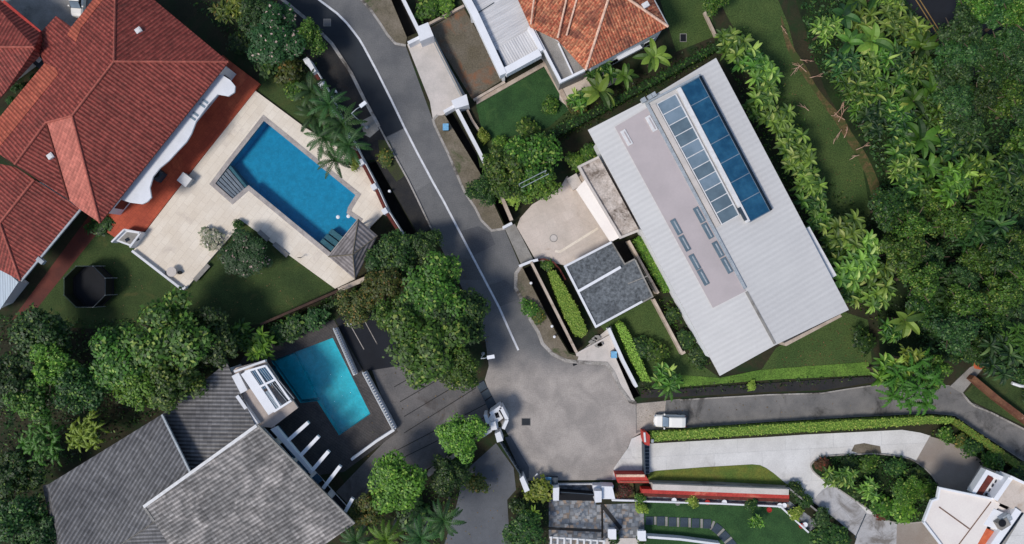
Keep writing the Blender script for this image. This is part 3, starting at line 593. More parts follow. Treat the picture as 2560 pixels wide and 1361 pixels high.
# small white service counter at the corner of the terrace
t = thing('outdoor_counter', 'white outdoor counter with a grey top at the corner of the cream terrace', 'counter', P(333,594,.3))
MB().prism(pts([(327,578),(366,583),(341,618),(303,604)]), .2, 1.1).build('base', M['white_wall'], t)
b = MB()
for a, c in (((327,576),(367,584)), ((367,584),(341,620)), ((296,607),(327,576))): b.wall(pts([a, c]), .2, .2, 1.5)
b.build('side_wall', M['white_wall'], t)
MB().prism(pts([(330,582),(358,586),(338,612),(310,602)]), 1.1, 1.15).build('top', M['slab'], t)
for x, y in ((343,598),(318,600)): MB().box(P(x, y, 1.2), (.45,.4,.12), R(30)).build('basin', M['glass_dark'], t)
o = MB().wall(pts([(338,628),(462,724),(470,718)]), .28, 0, .75).build('parapet', M['white_wall'], None, P(400,676)); tag(o, 'low white parapet along the lower left edge of the cream terrace', 'wall')
for x, y, l, a, lab in ((705,625,2.3,-42,'grey stone bench on the lawn edge of the cream terrace, near the pavilion'), (508,682,2.6,48,'grey stone bench at the lower corner of the cream terrace'), (662,590,1.6,-42,'short grey bench half under the pink flowering shrub')):
    p = P(x, y); o = thing('bench', lab, 'bench', p); MB().box(p + Vector((0,0,.42)), (l,.55,.1), R(a)).build('seat', M['slab'], o)
    for sg in (-1, 1): MB().box(p + Vector((math.cos(R(a))*l*.36*sg, math.sin(R(a))*l*.36*sg, .18)), (.25,.45,.37), R(a)).build('leg', M['slab'], o)
p = P(436,680,.3); o = thing('garden_table', 'pale garden table with two dark stools in the corner of the cream terrace', 'table', p)
MB().lathe(p, [(.3,0),(.08,.05),(.08,.68),(.62,.7),(.62,.75)], 14).build('table_top', M['apron'], o)
for dx in (-.75, .8): MB().lathe(p + Vector((dx,-.1,0)), [(.2,0),(.22,.4),(.16,.43)], 10).build('stool', M['verge_dark'], o)
p = P(752,645,.3); o = thing('garden_tap', 'tiny dark standpipe tap at the lawn edge of the terrace', 'tap', p); MB().tube([p, p+Vector((0,0,.8)), p+Vector((.3,0,.85))], .05).build('pipe', M['black'], o); MB().box(p+Vector((0,0,.9)), (.3,.06,.05)).build('handle', M['black'], o)

# trampoline with its safety net
t = thing('trampoline', 'black octagonal trampoline with a tall safety net on the lawn', 'trampoline', P(243,716))
ctr = P(243,716); rr = 2.75
def oct_(r, z): return [ctr + Vector((math.cos(R(22.5+45*k))*r, math.sin(R(22.5+45*k))*r, z)) for k in range(8)]
MB().prism(oct_(rr-.35, 0), .78, .8).build('mat', M['black'], t)
b = MB().prism(oct_(rr, 0), .74, .84, [oct_(rr-.4, 0)]); b.build('pad', M['black'], t)
top = oct_(rr-.05, 2.5)
for k in range(8):
    p = oct_(rr-.02, 0)[k]; MB().tube([p, Vector((top[k].x, top[k].y, 2.55))], .035, 6).build('pole', M['steel_pale'], t)
b = MB()
for k in range(8): b.tube([top[k], top[(k+1)%8]], .03, 5)
b.build('top_rail', M['steel'], t)
sN = N('net'); ou = [n for n in sN.t.nodes if n.type == 'OUTPUT_MATERIAL'][0]; tr = sN.n("ShaderNodeBsdfTransparent"); mx = sN.n("ShaderNodeMixShader"); mx.inputs[0].default_value = .95
sN.b.inputs["Base Color"].default_value = S(20,22,26); sN.l(tr.outputs[0], mx.inputs[1]); sN.l(sN.b.outputs[0], mx.inputs[2]); sN.l(mx.outputs[0], ou.inputs[0])
b = MB(); b.side([v for v in oct_(rr-.12, 0)], .84, 2.5); b.build('net', sN.m, t)

# ------------------------------------------------------------ grey tiled house, lower left
t = thing('grey_tiled_house', 'big house under stepped grey tiled roofs in the lower left corner', 'house', P(450,1180))
r0, r1 = P(360,1267,6.8), P(642,1064,6.8)
S1, S2 = P(885,1311,5.2), P(812,1362,5.2)
ro = MB().slab([[r0, r1, S1, P(700,1440,5.2), P(470,1440,5.6), P(385,1303,6.6)]], .2).build('main_roof', M['tile_grey'], t)
d = (r1 - r0).normalized()
MB().beam(r0 + Vector((0,0,.12)), r1 + Vector((0,0,.12)), .36, .25).build('ridge_flashing', M['frame_white'], ro)
MB().beam(r1 + Vector((.05,.05,.05)), S1 + Vector((.05,.05,.05)), .24, .25).build('verge_board', M['slab'], ro)
MB().beam(r0 + Vector((0,0,.06)), P(385,1303,6.6) + Vector((0,0,.06)), .25, .2).build('verge_board', M['slab'], ro)
ml = MB().slab([[P(120,1212,5.2), P(404,1037,5.4), P(474,1180,6.45), P(362,1264,6.45), P(386,1304,6.4), P(300,1362,6.0), P(182,1440,5.6), P(165,1440,5.4)], [P(388,1306,6.3), P(560,1440,5.0), P(182,1445,5.0), P(302,1364,5.85)]], .2).build('side_roof', M['tile_grey_dark'], t)
MB().slab([[P(120,1212,5.2), P(165,1440,5.4), P(150,1440,4.2), P(106,1214,4.2)]], .15).build('hip_face', M['tile_grey_dark'], ml)
MB().beam(P(404,1037,5.45), P(474,1180,6.5), .22, .25).build('verge_board', M['steel_pale'], ml)
MB().slab([[P(404,1036,4.2), P(567,907,4.2), P(578,932,4.3), P(638,1064,4.9), P(478,1182,4.9)]], .2).build('lower_roof', M['tile_grey_dark'], t)
MB().prism([P(140,1225,5), P(400,1060,5), P(560,925,5), P(632,1070,5), P(850,1310,5), P(800,1345,5), P(620,1440,5), P(170,1440,5)], 0, 4.0).build('wall', M['white_wall'], t)
MB().prism([P(640,1090,5.5), P(850,1305,5.5), P(800,1345,5.5), P(700,1400,5.5), P(500,1400,5.5), P(420,1300,5.5)], 3.9, 4.9).build('upper_wall', M['white_wall'], t)
# flat terrace block with pergola
MB().prism([P(590,950,3.8), P(660,925,3.8), P(705,1010,3.8), P(655,1050,3.8)], 0, 3.7).build('shade_dark_room', M['glass_dark'], t)  # recessed walls coloured dark for the shade under the slab
fl = MB().prism([P(574,935,4.0), P(590,920,4.0), P(662,900,4.0), P(745,1020,4.0), P(680,1070,4.0), P(645,1066,4.0)], 3.7, 4.0).build('terrace_block', surf('pinkish_terrace_floor', S(186,172,162), S(168,156,148), .6, 6, .85, .2, fine_amt=.08), t)
b = MB().wall([P(583,938,5.2), P(606,982,5.2)], .9, 4.0, 4.7); b.wall([P(584,930,4.7), P(662,903,4.7)], .25, 4.0, 4.6); b.build('parapet', M['white_wall'], fl)
b = MB().wall([P(592,990,4.7), P(643,1062,4.7)], .4, 4.0, 4.7); b.build('parapet', M['white_wall'], fl)
pg = MB(); 
for a, c in (((612,930),(681,1032)),((664,915),(724,1000)),((640,925),(700,1018))): pg.beam(P(*a, 5.0), P(*c, 5.0), .22 if a[0] != 612 else 1.1, .2)
for a, c in (((612,930),(664,915)),((648,968),(690,948)),((684,1030),(728,1002))): pg.beam(P(*a, 5.04), P(*c, 5.04), .24, .2)
pg.build('pergola_frame', M['white_paint'], t)
for a, b_ in (((622,932),(652,978)),((645,924),(676,965)),((655,985),(688,1024)),((676,960),(716,1008))):
    x0, y0 = a; x1, y1 = b_; n_ = MB(); wv = (18, -10) if x0 < 660 or y0 > 970 else (22, -12)
    n_.slab([[P(x0, y0, 4.9), P(x1, y1, 4.9), P(x1+wv[0], y1+wv[1], 4.9), P(x0+wv[0], y0+wv[1], 4.9)]], .06); n_.build('glass_panel', M['glass_blue'] if y0 < 940 else M['glass_dark'] if x0 > 670 else M['glass_grey'], t)
    n2 = MB()
    for k in range(4):
        s_ = (k + .5) / 4; n2.beam(P(x0+wv[0]*s_, y0+wv[1]*s_, 4.94), P(x1+wv[0]*s_, y1+wv[1]*s_, 4.94), .05, .05)
    n2.build('louvre', M['steel_pale'], t)
for a in ((664,917),(724,1000),(684,1028),(615,934)): MB().box(P(a[0], a[1], 4.45), (.18,.18,.9)).build('pergola_post', M['white_paint'], t)
MB().prism([P(676,1074,4.4), P(690,1068,4.4), P(780,1176,4.4), P(776,1184,4.4)], 3.7, 4.4).build('balcony_edge', M['white_wall'], t)
for a, c in (((715,1106),(770,1057)),((744,1147),(796,1092)),((774,1184),(821,1129)),((807,1222),(850,1166)),((863,1280),(881,1247))):
    A_, C_ = P(*a, 4.2), P(*c, 4.2); b = MB().beam(A_, C_, .42, .5); b.build('cantilever_beam', M['white_paint'], t)
for a, c in (((690,1070),(714,1100)),((718,1108),(742,1142)),((748,1150),(772,1180)),((785,1190),(800,1206))):
    MB().beam(P(*a, 2.9), P(*c, 2.9), .9, .1).build('window_awning', M['glass_blue'], t)

for a, c, lab in (((836,822),(887,938),'upper white balustrade wall with pebbled top between turquoise pool and black car park'), ((909,932),(985,1075),'lower white balustrade wall with pebbled top between turquoise pool and driveway')):
    o = thing('balustrade', lab, 'wall', P(*a)); MB().wall([P(*a, 1.1), P(*c, 1.1)], .5, 0, .9).build('base_wall', M['white_wall'], o)
    b = MB(); n_ = 22
    for k in range(n_): p = P(*between(a, c, (k+.5)/n_), 1.1); b.lathe((p.x, p.y, .9), [(.09,0),(.14,.12),(.07,.25),(.11,.36)], 8)
    b.build('baluster', M['frame_white'], o)
    MB().beam(P(*a, 1.32) + Vector((-.14,.08,0)), P(*c, 1.32) + Vector((-.14,.08,0)), .14, .08).build('rail', M['steel_pale'], o)
o = MB().wall([P(985,1075,1), P(940,1104,1), P(878,1150,1)], .32, 0, 1.0).build('garden_wall', M['white_wall'], None, P(940,1104)); tag(o, 'long low white wall between the turquoise pool deck and the streaked driveway', 'wall')
for x, y, x2, y2, lab in ((875,810,910,874,'white ring topped bollard at the left thin line of the black car park'),(908,795,943,861,'solid white bollard at the right thin line of the black car park')):
    p = P(x, y, .6); o = thing('bollard', lab, 'bollard', P(x, y)); MB().lathe((p.x,p.y,0), [(.18,0),(.16,.75)], 14).build('post', M['white_paint'], o)
    MB().lathe((p.x,p.y,.75), [(.3,0),(.36,.08),(.3,.16),(.14,.17),(.1,.1)] if x < 900 else [(.3,0),(.34,.1),(.22,.2),(.05,.24)], 16).build('cap', M['white_paint'], o)
    structure('bay_line', MB().wall(pts([(x+2,y+5),(x2,y2)]), .09, .02, .027), M['kerb'])
# gatehouse of the grey roofed house
t = thing('gatehouse', 'small white gatehouse with open roof well at the mouth of the grey driveway', 'gatehouse', P(1240,1060))
b = MB(); 
for a, c in (((1252,1018),(1226,1036)),((1252,1019),(1268,1050)),((1268,1050),(1258,1073)),((1213,1038),(1220,1060))): b.wall([P(*a, 2.8), P(*c, 2.8)], .4, 0, 2.8)
b.build('wall', M['white_wall'], t)
MB().prism([P(1226,1038,2.5), P(1246,1026,2.5), P(1258,1046,2.5), P(1244,1056,2.5), P(1246,1070,2.5), P(1228,1074,2.5), P(1218,1052,2.5)], 2.35, 2.5, [[P(1236,1034,2.5), P(1245,1031,2.5), P(1250,1044,2.5), P(1240,1046,2.5)]]).build('roof', M['frame_white'], t)
MB().prism([P(1226,1058,3), P(1238,1054,3), P(1243,1074,3), P(1228,1077,3)], 0, 3).build('chimney_block', M['white_wall'], t)
o = MB().wall([P(1206,1092,2), P(1228,1077,2)], .35, 0, 1.9).build('garden_wall', M['white_wall'], None, P(1216,1085)); tag(o, 'stub of white wall joining the gatehouse to the bright tree', 'wall')
o = MB().prism([P(1237,1085,2.4), P(1250,1079,2.4), P(1258,1102,2.4), P(1243,1107,2.4)], 0, 2.4).build('gate_pillar', M['white_wall'], None, P(1247,1095)); tag(o, 'square white gate pillar just below the gatehouse', 'pillar')
o = MB().prism([P(1299,1198,2.2), P(1308,1190,2.2), P(1324,1226,2.2), P(1312,1232,2.2)], 0, 2.2).build('gate_pillar', M['white_wall'], None, P(1311,1212)); tag(o, 'slanting white gate pillar beside the yellow green bush', 'pillar')
t = thing('sliding_gate', 'solid grey blue sliding gate between the two white pillars', 'gate', P(1280,1145))
MB().wall([P(1250,1107,1.9), P(1304,1192,1.9)], .12, .1, 1.9).build('gate_leaf', M['steel'], t)
b = MB()
for k in range(8): p = P(*between((1250,1107),(1304,1192), (k+.5)/8), 1.9); b.box((p.x+.1, p.y+.05, 1.0), (.08,.08,1.8))
b.build('rib', M['steel'], t)
structure('gate_ramp', MB().prism(pts([(1262,1094),(1276,1090),(1322,1168),(1322,1196),(1308,1194)]), -.02, .1), M['asphalt_drive'])
t = thing('drain_grating', 'dark blue grey steel grating across the mouth of the streaked driveway', 'grating', P(1220,1000))
MB().prism(pts([(1190,960),(1208,950),(1252,1030),(1232,1046)]), -.02, .05).build('plate', M['steel'], t)
for k in range(5): b = MB().beam(P(*between((1191,962),(1233,1044),k/4), .1), P(*between((1208,952),(1250,1030),k/4), .1), .12, .05); b.build('bar', M['black'], t)
o = MB().wall([P(1069,1190,2), P(1112,1158,2), P(1163,1120,2)], .42, 0, 1.9).build('garden_wall', M['beige_wall'], None, P(1112,1158)); tag(o, 'weathered pinkish white wall between the bright trees by the grey drive', 'wall')
t = thing('boundary_wall', 'long brown garden wall with beige coping behind the lawn and below the pavilion', 'wall', P(790,750))
MB().wall([P(650,812,1.8), P(843,728,1.8), P(930,690,1.8)], .3, 0, 1.7).build('wall', M['wall_brown'], t); MB().wall([P(846,726,1.8), P(930,690,1.8)], .55, 1.7, 1.8).build('coping', M['beige_wall'], t)

# ------------------------------------------------------------ boundary wall along the road, left side
t = thing('boundary_wall', 'white posted boundary wall with brown infill panels along the left verge', 'wall', P(900,400))
pl = [(772,158),(808,217),(842,283),(872,344),(906,409),(938,470),(965,530),(1002,588)]
for a, c in zip(pl, pl[1:]):
    MB().wall([P(*a, 1.4), P(*c, 1.4)], .34, 0, 1.4).build('panel', M['brick_red'], t)
    MB().wall([P(a[0]+6, a[1]-2, 1.5), P(c[0]+6, c[1]-2, 1.5)], .1, 0, 1.5).build('side_face', M['frame_white'], t)
for x, y in pl: MB().box(P(x, y, 1.0) , (.62,.7,1.9), R(30)).build('post', M['white_wall'], t)
o = MB().prism([P(762,152,2.2), P(772,146,2.2), P(790,178,2.2), P(782,184,2.2)], 0, 2.2).build('gate_pillar', M['white_wall'], None, P(776,165)); tag(o, 'broad white pillar at the upper end of the left boundary wall', 'pillar')

# ------------------------------------------------------------ orange tiled house, top centre
t = thing('orange_tiled_house', 'white house with patchy orange clay tile roof and white sheet carport at top edge', 'house', P(1450,60))
z = 5.2; X = 7.6
e1, e2 = P(1464,176,z), P(1670,67,z); rA = P(1522,-10,X-.2); rB = P(1555,-14,X)
c3, c4 = P(1636,-20,z), P(1325,68,z); rC = P(1440,-120,X)
h1 = onplane(1520,0, e1, P(1366,-40,X-.6), P(1522,-10,X-.2)); 
apx = P(1530,-30,X)
faces = [[apx, e1, e2], [apx, e2, P(1640,5,z), P(1600,-60,z)], [apx, P(1440,-70,X), P(1290,-12,z+.1), P(1326,68,z), P(1394,100,z), e1]]
ro = MB().slab(faces, .18).build('roof', M['tile_orange'], t)
roofcap(ro, [(apx, e1), (apx, e2)], 'ridge_pale', .16)
pl3 = (apx, e1, P(1326,68,z))
g = lambda x, y: onplane(x, y, apx, P(1440,-70,X), e1) + Vector((0,0,.05))
for l_ in ((g(1336,-10), g(1327,62)), (g(1417,-5), g(1394,96)), (g(1443,-5), g(1416,90))): roofcap(ro, [l_], 'ridge_pale', .12, 'hip_cap')
MB().tube([P(1636,0,z+.1), P(1671,66,z+.1)], .07, 6).build('gutter', M['steel_pale'], ro)
MB().box(P(1613,14,6.2), (.8,.6,.5), R(30)).build('chimney', M['frame_white'], ro)
MB().prism([P(1480,168,4.6), P(1655,75,4.6), P(1600,-60,4.6), P(1330,-60,4.6), P(1345,60,4.6)], 0, 4.9).build('wall', M['white_wall'], t)
b = MB().prism([P(1541,142,3.2), P(1600,112,3.2), P(1606,120,3.2), P(1548,150,3.2)], 2.9, 3.2); b.build('awning', M['white_wall'], t)
MB().prism([P(1332,60,4.2), P(1362,46,4.2), P(1395,100,4.2), P(1418,94,4.2), P(1464,176,4.2), P(1402,204,4.2)], 0, 4.0).build('flat_roof', M['slab'], t)
b = MB().wall([P(1328,62,4.5), P(1402,204,4.5), P(1462,175,4.5)], .3, 3.9, 4.5); b.wall([P(1396,108,4.3), P(1432,185,4.3)], .14, 3.9, 4.3); b.build('parapet', M['white_paint'], t)
# carport with white parapets
cpt = MB().prism([P(1166,-20,4.0), P(1290,-20,4.0), P(1324,66,4.0), P(1356,130,4.0), P(1256,184,4.0)], 3.6, 4.0).build('carport_roof', M['roof_white_fine'], t, ang=R(-60))
MB().slab([[P(1244,120,4.1), P(1322,74,4.2), P(1346,126,4.2), P(1262,166,4.1)]], .08).build('carport_lower_sheet', M['roof_white_fine'], t, ang=R(30))
b = MB().wall([P(1158,-20,4.8), P(1186,32,4.8), P(1258,186,4.8)], .85, 3.5, 4.8); b.wall([P(1262,178,4.8), P(1350,130,4.8)], .85, 3.5, 4.75); b.wall([P(1355,126,4.8), P(1324,66,4.8)], .5, 3.5, 4.7); b.build('parapet', M['white_paint'], t)
for l_, w_, z_ in (([P(1172,-12,4.4), P(1190,26,4.4)], .25, 4.12), ([P(1242,124,4.4), P(1262,164,4.4)], .2, 4.2), ([P(1192,31,4.4), P(1235,4,4.4)], .1, 4.06)): MB().wall(l_, w_, 4.0, z_).build('valley_gutter_or_shade', M['steel'], t)  # dark strips that stand in for the parapets' shadow on the carport
for x, y in ((1258,190),(1180,40)): MB().box(P(x, y, 1.9), (.4,.4,3.6)).build('column', M['white_wall'], t)
# gate and boundary walls of the orange house
o = thing('sliding_gate', 'dark steel sliding gate between two white pillars along the mossy driveway', 'gate', P(1125,165))
MB().wall([P(1082,86,1.7), P(1158,238,1.7)], .14, .1, 1.7).build('gate_leaf', M['steel'], o); MB().wall([P(1077,92,.3), P(1152,240,.3)], .1, .02, .12).build('track', M['steel_pale'], o)
for poly, lab in (([(1041,68),(1070,56),(1084,90),(1050,104)],'upper white gate pillar of the orange roofed house'), ([(1128,252),(1166,236),(1172,262),(1138,272)],'lower white gate pillar of the orange roofed house')):
    o = MB().prism([P(x, y, 2.3) for x, y in poly], 0, 2.3).build('gate_pillar', M['white_wall'], None, P(*poly[0])); tag(o, lab, 'pillar')
for a, c, lab in (((1020,108),(1052,92),'short white wing wall at the upper corner of the pale apron'), ((1110,280),(1142,262),'short white wing wall at the lower corner of the pale apron')):
    o = MB().wall([P(*a, 1.4), P(*c, 1.4)], .4, 0, 1.4).build('wing_wall', M['white_wall'], None, P(*a)); tag(o, lab, 'wall')
for l, lab, mt in (([(1003,-12),(1046,75)],'straight white boundary wall beside the drain at the top edge','white_wall'), ([(1142,272),(1196,375),(1216,416)],'white boundary wall beside the drain below the orange house gate','white_wall'),
               ([(1168,275),(1180,300),(1210,345)],'low beige kerb wall around the corner of the square lawn','beige_wall'), ([(1248,478),(1279,551)],'beige boundary wall above the cream courtyard entrance','beige_wall'),
               ([(1068,62),(1160,14)],'low beige wall at the top of the mossy driveway','beige_wall'), ([(1184,250),(1262,205)],'low beige wall at the foot of the mossy driveway','beige_wall'),
               ([(1762,30),(1790,90)],'thin pale wall at the top edge beside the small round tree','beige_wall')):
    h = 1.6 if 'boundary' in lab else .5
    o = MB().wall([P(x, y, h) for x, y in l], .42 if h > 1 else .3, 0, h).build('garden_wall', M[mt], None, P(*l[0])); tag(o, lab, 'wall')

# ------------------------------------------------------------ white sheet roofed house, right
t = thing('white_roofed_house', 'long house under a white corrugated sheet roof with two rows of rooftop glazing', 'house', P(1790,560))
zl, zr = 7.0, 7.6
k1, k2, k3, k4 = P(1470,325,zl), P(1790,145,zl), P(2122,775,zl), P(1800,940,zl)
ra, rb = P(1618,249,zr), P(1937,864,zr)
rang = math.atan2((k2-k1).y, (k2-k1).x)
ro = MB().slab([[k1, ra, rb, k4], [ra, k2, k3, rb]], .22).build('roof', M['roof_white'], t, ang=rang + R(90))
rf = lambda x, y, s='r': (onplane(x, y, ra, k2, k3) if s == 'r' else onplane(x, y, k1, ra, rb))
MB().beam(rf(1866,730)+Vector((0,0,.05)), rf(1937,860)+Vector((0,0,.05)), .3, .1).build('ridge_cap', M['slab'], ro)
l_ = [rf(x, y, 'l') + Vector((0,0,.02)) for x, y in ((1537,318),(1622,268),(1864,728),(1782,770))]
mb_ = MB().slab([[p + Vector((0,0,.05)) for p in l_]], .06).build('roof_membrane', M['membrane'], ro)
MB().beam(rf(1614,256,'l') + Vector((0,0,.2)), rf(1862,722,'l') + Vector((0,0,.2)), .34, .2).build('gutter', M['steel_pale'], ro)
M['glass_mid'] = glassy('slate_glass', S(104,122,132), S(90,106,116), .3)
vents = [(1566,345,0),(1628,310,0),(1690,568,1),(1711,609,1),(1736,656,1),(1757,694,1),(1747,538,1),(1768,578,1),(1794,624,1),(1816,664,1)]
for x, y, kd in vents:
    p = rf(x, y, 'l') + Vector((0,0,.12)); v_ = MB().box(p, (1.9,.62,.16), R(-61)).build('skylight', M['frame_white'] if not kd else M['glass_mid'], t)
    b = MB().box(p + Vector((.08,0,.09)), (1.5,.15,.05), R(-61)); b.build('glazing', M['membrane'] if not kd else M['steel_pale'], v_)
# left glazing: eleven grey panes; right glazing: seven blue panes
def strip(quad, n, glass, zz, frame_w, nm, mid):
    q0, q1, q2, q3 = quad
    fr = MB()
    for k in range(n + 1):
        a, b_ = between(q0, q3, k/n), between(q1, q2, k/n); fr.beam(rf(*a) + Vector((0,0,zz+.05)), rf(*b_) + Vector((0,0,zz+.05)), .1, .12)
    for a, b_ in ((q0, q3), (q1, q2)): fr.beam(rf(*a) + Vector((0,0,zz+.09)), rf(*b_) + Vector((0,0,zz+.09)), frame_w, .3)
    f_ = fr.build(nm, mid, t)
    for k in range(n):
        a, b_, c_, d_ = between(q0, q3, k/n), between(q1, q2, k/n), between(q1, q2, (k+1)/n), between(q0, q3, (k+1)/n)
        MB().slab([[rf(*p) + Vector((0,0,zz)) for p in (a, b_, c_, d_)]], .05).build('pane', glass if not (glass is M['glass_grey'] and k in (2,3,6,8,9,10)) else M['glass_mid'], f_)
strip([(1641,262),(1688,237),(1846,538),(1803,562)], 11, M['glass_grey'], .16, .13, 'rooflight_frame', M['frame_white'])
strip([(1699,220),(1746,195),(1923,528),(1872,556)], 7, M['glass_blue'], .3, .14, 'rooflight_frame', M['glass_pale'])
MB().beam(rf(1748,193)+Vector((0,0,.42)), rf(1925,527)+Vector((0,0,.42)), .3, .4).build('rooflight_upstand', M['glass_dark'], t)
MB().beam(rf(1694,222)+Vector((0,0,.4)), rf(1868,556)+Vector((0,0,.4)), .5, .35).build('walkway', M['frame_white'], t)
MB().beam(rf(1845,520)+Vector((0,0,.45)), rf(1862,552)+Vector((0,0,.45)), .3, .3).build('walkway_end', M['steel'], t)
MB().beam(rf(1632,264)+Vector((0,0,.3)), rf(1794,566)+Vector((0,0,.3)), .55, .2).build('walkway', M['apron'], t)
MB().beam(rf(1618,258)+Vector((0,0,.5)), rf(1745,192)+Vector((0,0,.5)), .22, .3).build('pipe_rack', M['steel_pale'], t)
b = MB(); 
for x, y in ((1607,253),(1622,246),(1632,240)): b.box(rf(x, y) + Vector((0,0,.35)), (.5,.5,.6), R(30))
b.build('plant_box', M['steel_pale'], t)
MB().beam(P(2018,570,6.4), P(2086,692,6.4), .6, .3).build('side_gutter', M['frame_white'], t)
MB().prism(inset([Vector((p.x, p.y, 0)) for p in (k1, k2, k3, k4)], 1.6), 0, 6.8).build('wall', M['white_wall'], t)
MB().prism([P(1962,858,3), P(2102,786,3), P(2106,792,3), P(1966,866,3)], 0, 2.9).build('rear_ledge', M['beige_wall'], t)
MB().prism([P(1446,416,3.6), P(1497,392,3.6), P(1598,576,3.6), P(1552,594,3.6)], 3.3, 3.6).build('flat_porch_roof', M['stain_roof'], t)
b = MB().wall([P(1497,393,3.9), P(1448,417,3.9), P(1466,450,3.9), P(1552,594,3.9), P(1597,576,3.9)], .28, 3.3, 3.9); b.build('parapet', M['apron'], t)
MB().slab([[P(1464,448,3.7), P(1550,594,3.7), P(1526,606,2.8), P(1440,474,2.8)]], .16).build('sloping_awning', M['cream_roof'], t)
MB().prism([P(1450,440,2.5), P(1500,410,2.5), P(1595,576,2.5), P(1545,590,2.5)], 0, 3.3).build('porch_wall', M['beige_wall'], t)
o = thing('gate_pillar', 'pair of pale stepped blocks at the upper end of the sloping cream awning', 'pillar', P(1434,455)); MB().box(P(1436,456,.7), (1.3,1.6,1.4), R(30)).build('block', M['apron'], o); MB().box(P(1448,448,.4), (1.0,1.2,.8), R(30)).build('step', M['beige_wall'], o)
# carport with grey gravel roof
t = thing('gravel_roofed_carport', 'carport with flat grey gravel roof and white edge beams beside the cream courtyard', 'carport', P(1510,710))
gp = [(1414,667),(1530,607),(1562,661),(1587,648),(1632,742),(1490,816)]
MB().prism([P(x, y, 3.0) for x, y in gp], 2.75, 3.0).build('roof', M['gravel_roof'], t)
b = MB().wall([P(1529,606,3.1), P(1413,666,3.1), P(1490,817,3.1), P(1606,754,3.1)], .26, 2.7, 3.14); b.build('edge_beam', M['white_wall'], t)
MB().wall([P(1447,728,3.3), P(1552,668,3.3)], .32, 2.98, 3.3).build('upstand', M['white_paint'], t)
b = MB().wall([P(1530,607,3.1), P(1562,661,3.1), P(1587,648,3.1)], .16, 2.7, 3.1); b.wall([P(1588,650,3.1), P(1632,742,3.1), P(1606,756,3.1)], .16, 2.7, 3.1); b.wall([P(1570,710,3.05), P(1620,690,3.05)], .1, 2.9, 3.04); b.build('edge_trim', M['slab'], t)
for x, y in ((1424,672),(1492,806),(1526,616),(1618,738)): MB().box(P(x, y, 1.4), (.35,.35,2.8)).build('column', M['white_wall'], t)
flat('planting_bed_or_void', [(1534,606),(1568,600),(1590,648),(1562,662)], 'drain', .02)  # dark ground sheet standing in for the shaded void between the roofs
for l, lab, mt, h, w_ in (([(1328,655),(1442,882)],'long pale boundary wall between the black drain and the clipped hedge','beige_wall',1.6,.3), ([(1522,821),(1558,902),(1592,968)],'white boundary wall beside the corner drain and the second clipped hedge','white_wall',1.5,.36),
               ([(1634,748),(1706,884),(1713,880)],'pale thin wall across the shaded garden beside the long white roof','beige_wall',1.3,.3), ([(1572,602),(1646,734)],'brown topped wall between carport and bright hedge strip','beige_wall',1.8,.3),
               ([(1298,666),(1328,654),(1345,650)],'short white wing wall at the courtyard entrance','white_wall',1.5,.32), ([(1257,570),(1280,558)],'short white wing wall above the courtyard entrance','white_wall',1.5,.32),
               ([(1330,651),(1360,648),(1384,656),(1398,672),(1414,700)],'curved dark planter wall beside the courtyard','brick_red',.6,.18), ([(1440,886),(1528,838)],'low pale wall along the entry block below the carport','apron',.5,.2)):
    o = MB().wall([P(x, y, h) for x, y in l], w_, 0, h).build('garden_wall', M[mt], None, P(*l[0])); tag(o, lab, 'wall')
rng = random.Random(5)
for k in range(6):
    p = P(1488 + rng.uniform(-8,14), 842 + k*5 + rng.uniform(-4,4), .12); a = rng.random()*3; o = MB().prism([p + Vector((math.cos(a+i*1.26)*rng.uniform(.28,.5), math.sin(a+i*1.26)*rng.uniform(.25,.42), 0)) for i in range(5)], .1, .32).build('stepping_rock', M['slab'], None, p)
    tag(o, 'rough grey rock laid as a step in the entry beside the white wall', 'rock', 'rocks in the entry steps')
def bin_(x, y, lab, rz=0, mat='blue'):
    p = P(x, y); o = thing('wheelie_bin', lab, 'bin', p); MB().prism([p + Vector((dx*.3, dy*.36, 0)) for dx, dy in ((-1,-1),(1,-1),(1,1),(-1,1))], .08, .95).build('body', M['steel'], o)
    MB().slab([[p + Vector((dx*.36, dy*.42, .98 + .05*(dx > 0))) for dx, dy in ((-1,-1),(1,-1),(1,1),(-1,1))]], .06).build('lid', M[mat], o)
    for dy in (-.25,.25): MB().tube([p + Vector((.34, dy-.04, .1)), p + Vector((.34, dy+.04, .1))], .1, 10).build('wheel', M['rubber'], o)
bin_(1532, 885, 'pale blue lidded bin standing beside the corner drain wall'); bin_(1370, 1196, 'blue lidded bin in the shade by the stone court gate'); bin_(1386, 1197, 'grey lidded bin beside the blue one in the shade', mat='steel'); bin_(1116, 322, 'pale blue lidded bin on the verge below the pale apron')
p = P(1334,1194); o = thing('bollard', 'thin leaning white bollard beside the shaded bins', 'bollard', p); MB().tube([p, p + Vector((.35,.7,1.1))], .09, 8).build('post', M['white_paint'], o); MB().tube([p + Vector((.35,.7,1.1)), p + Vector((.4,.78,1.2))], .12, 8).build('cap', M['white_paint'], o)

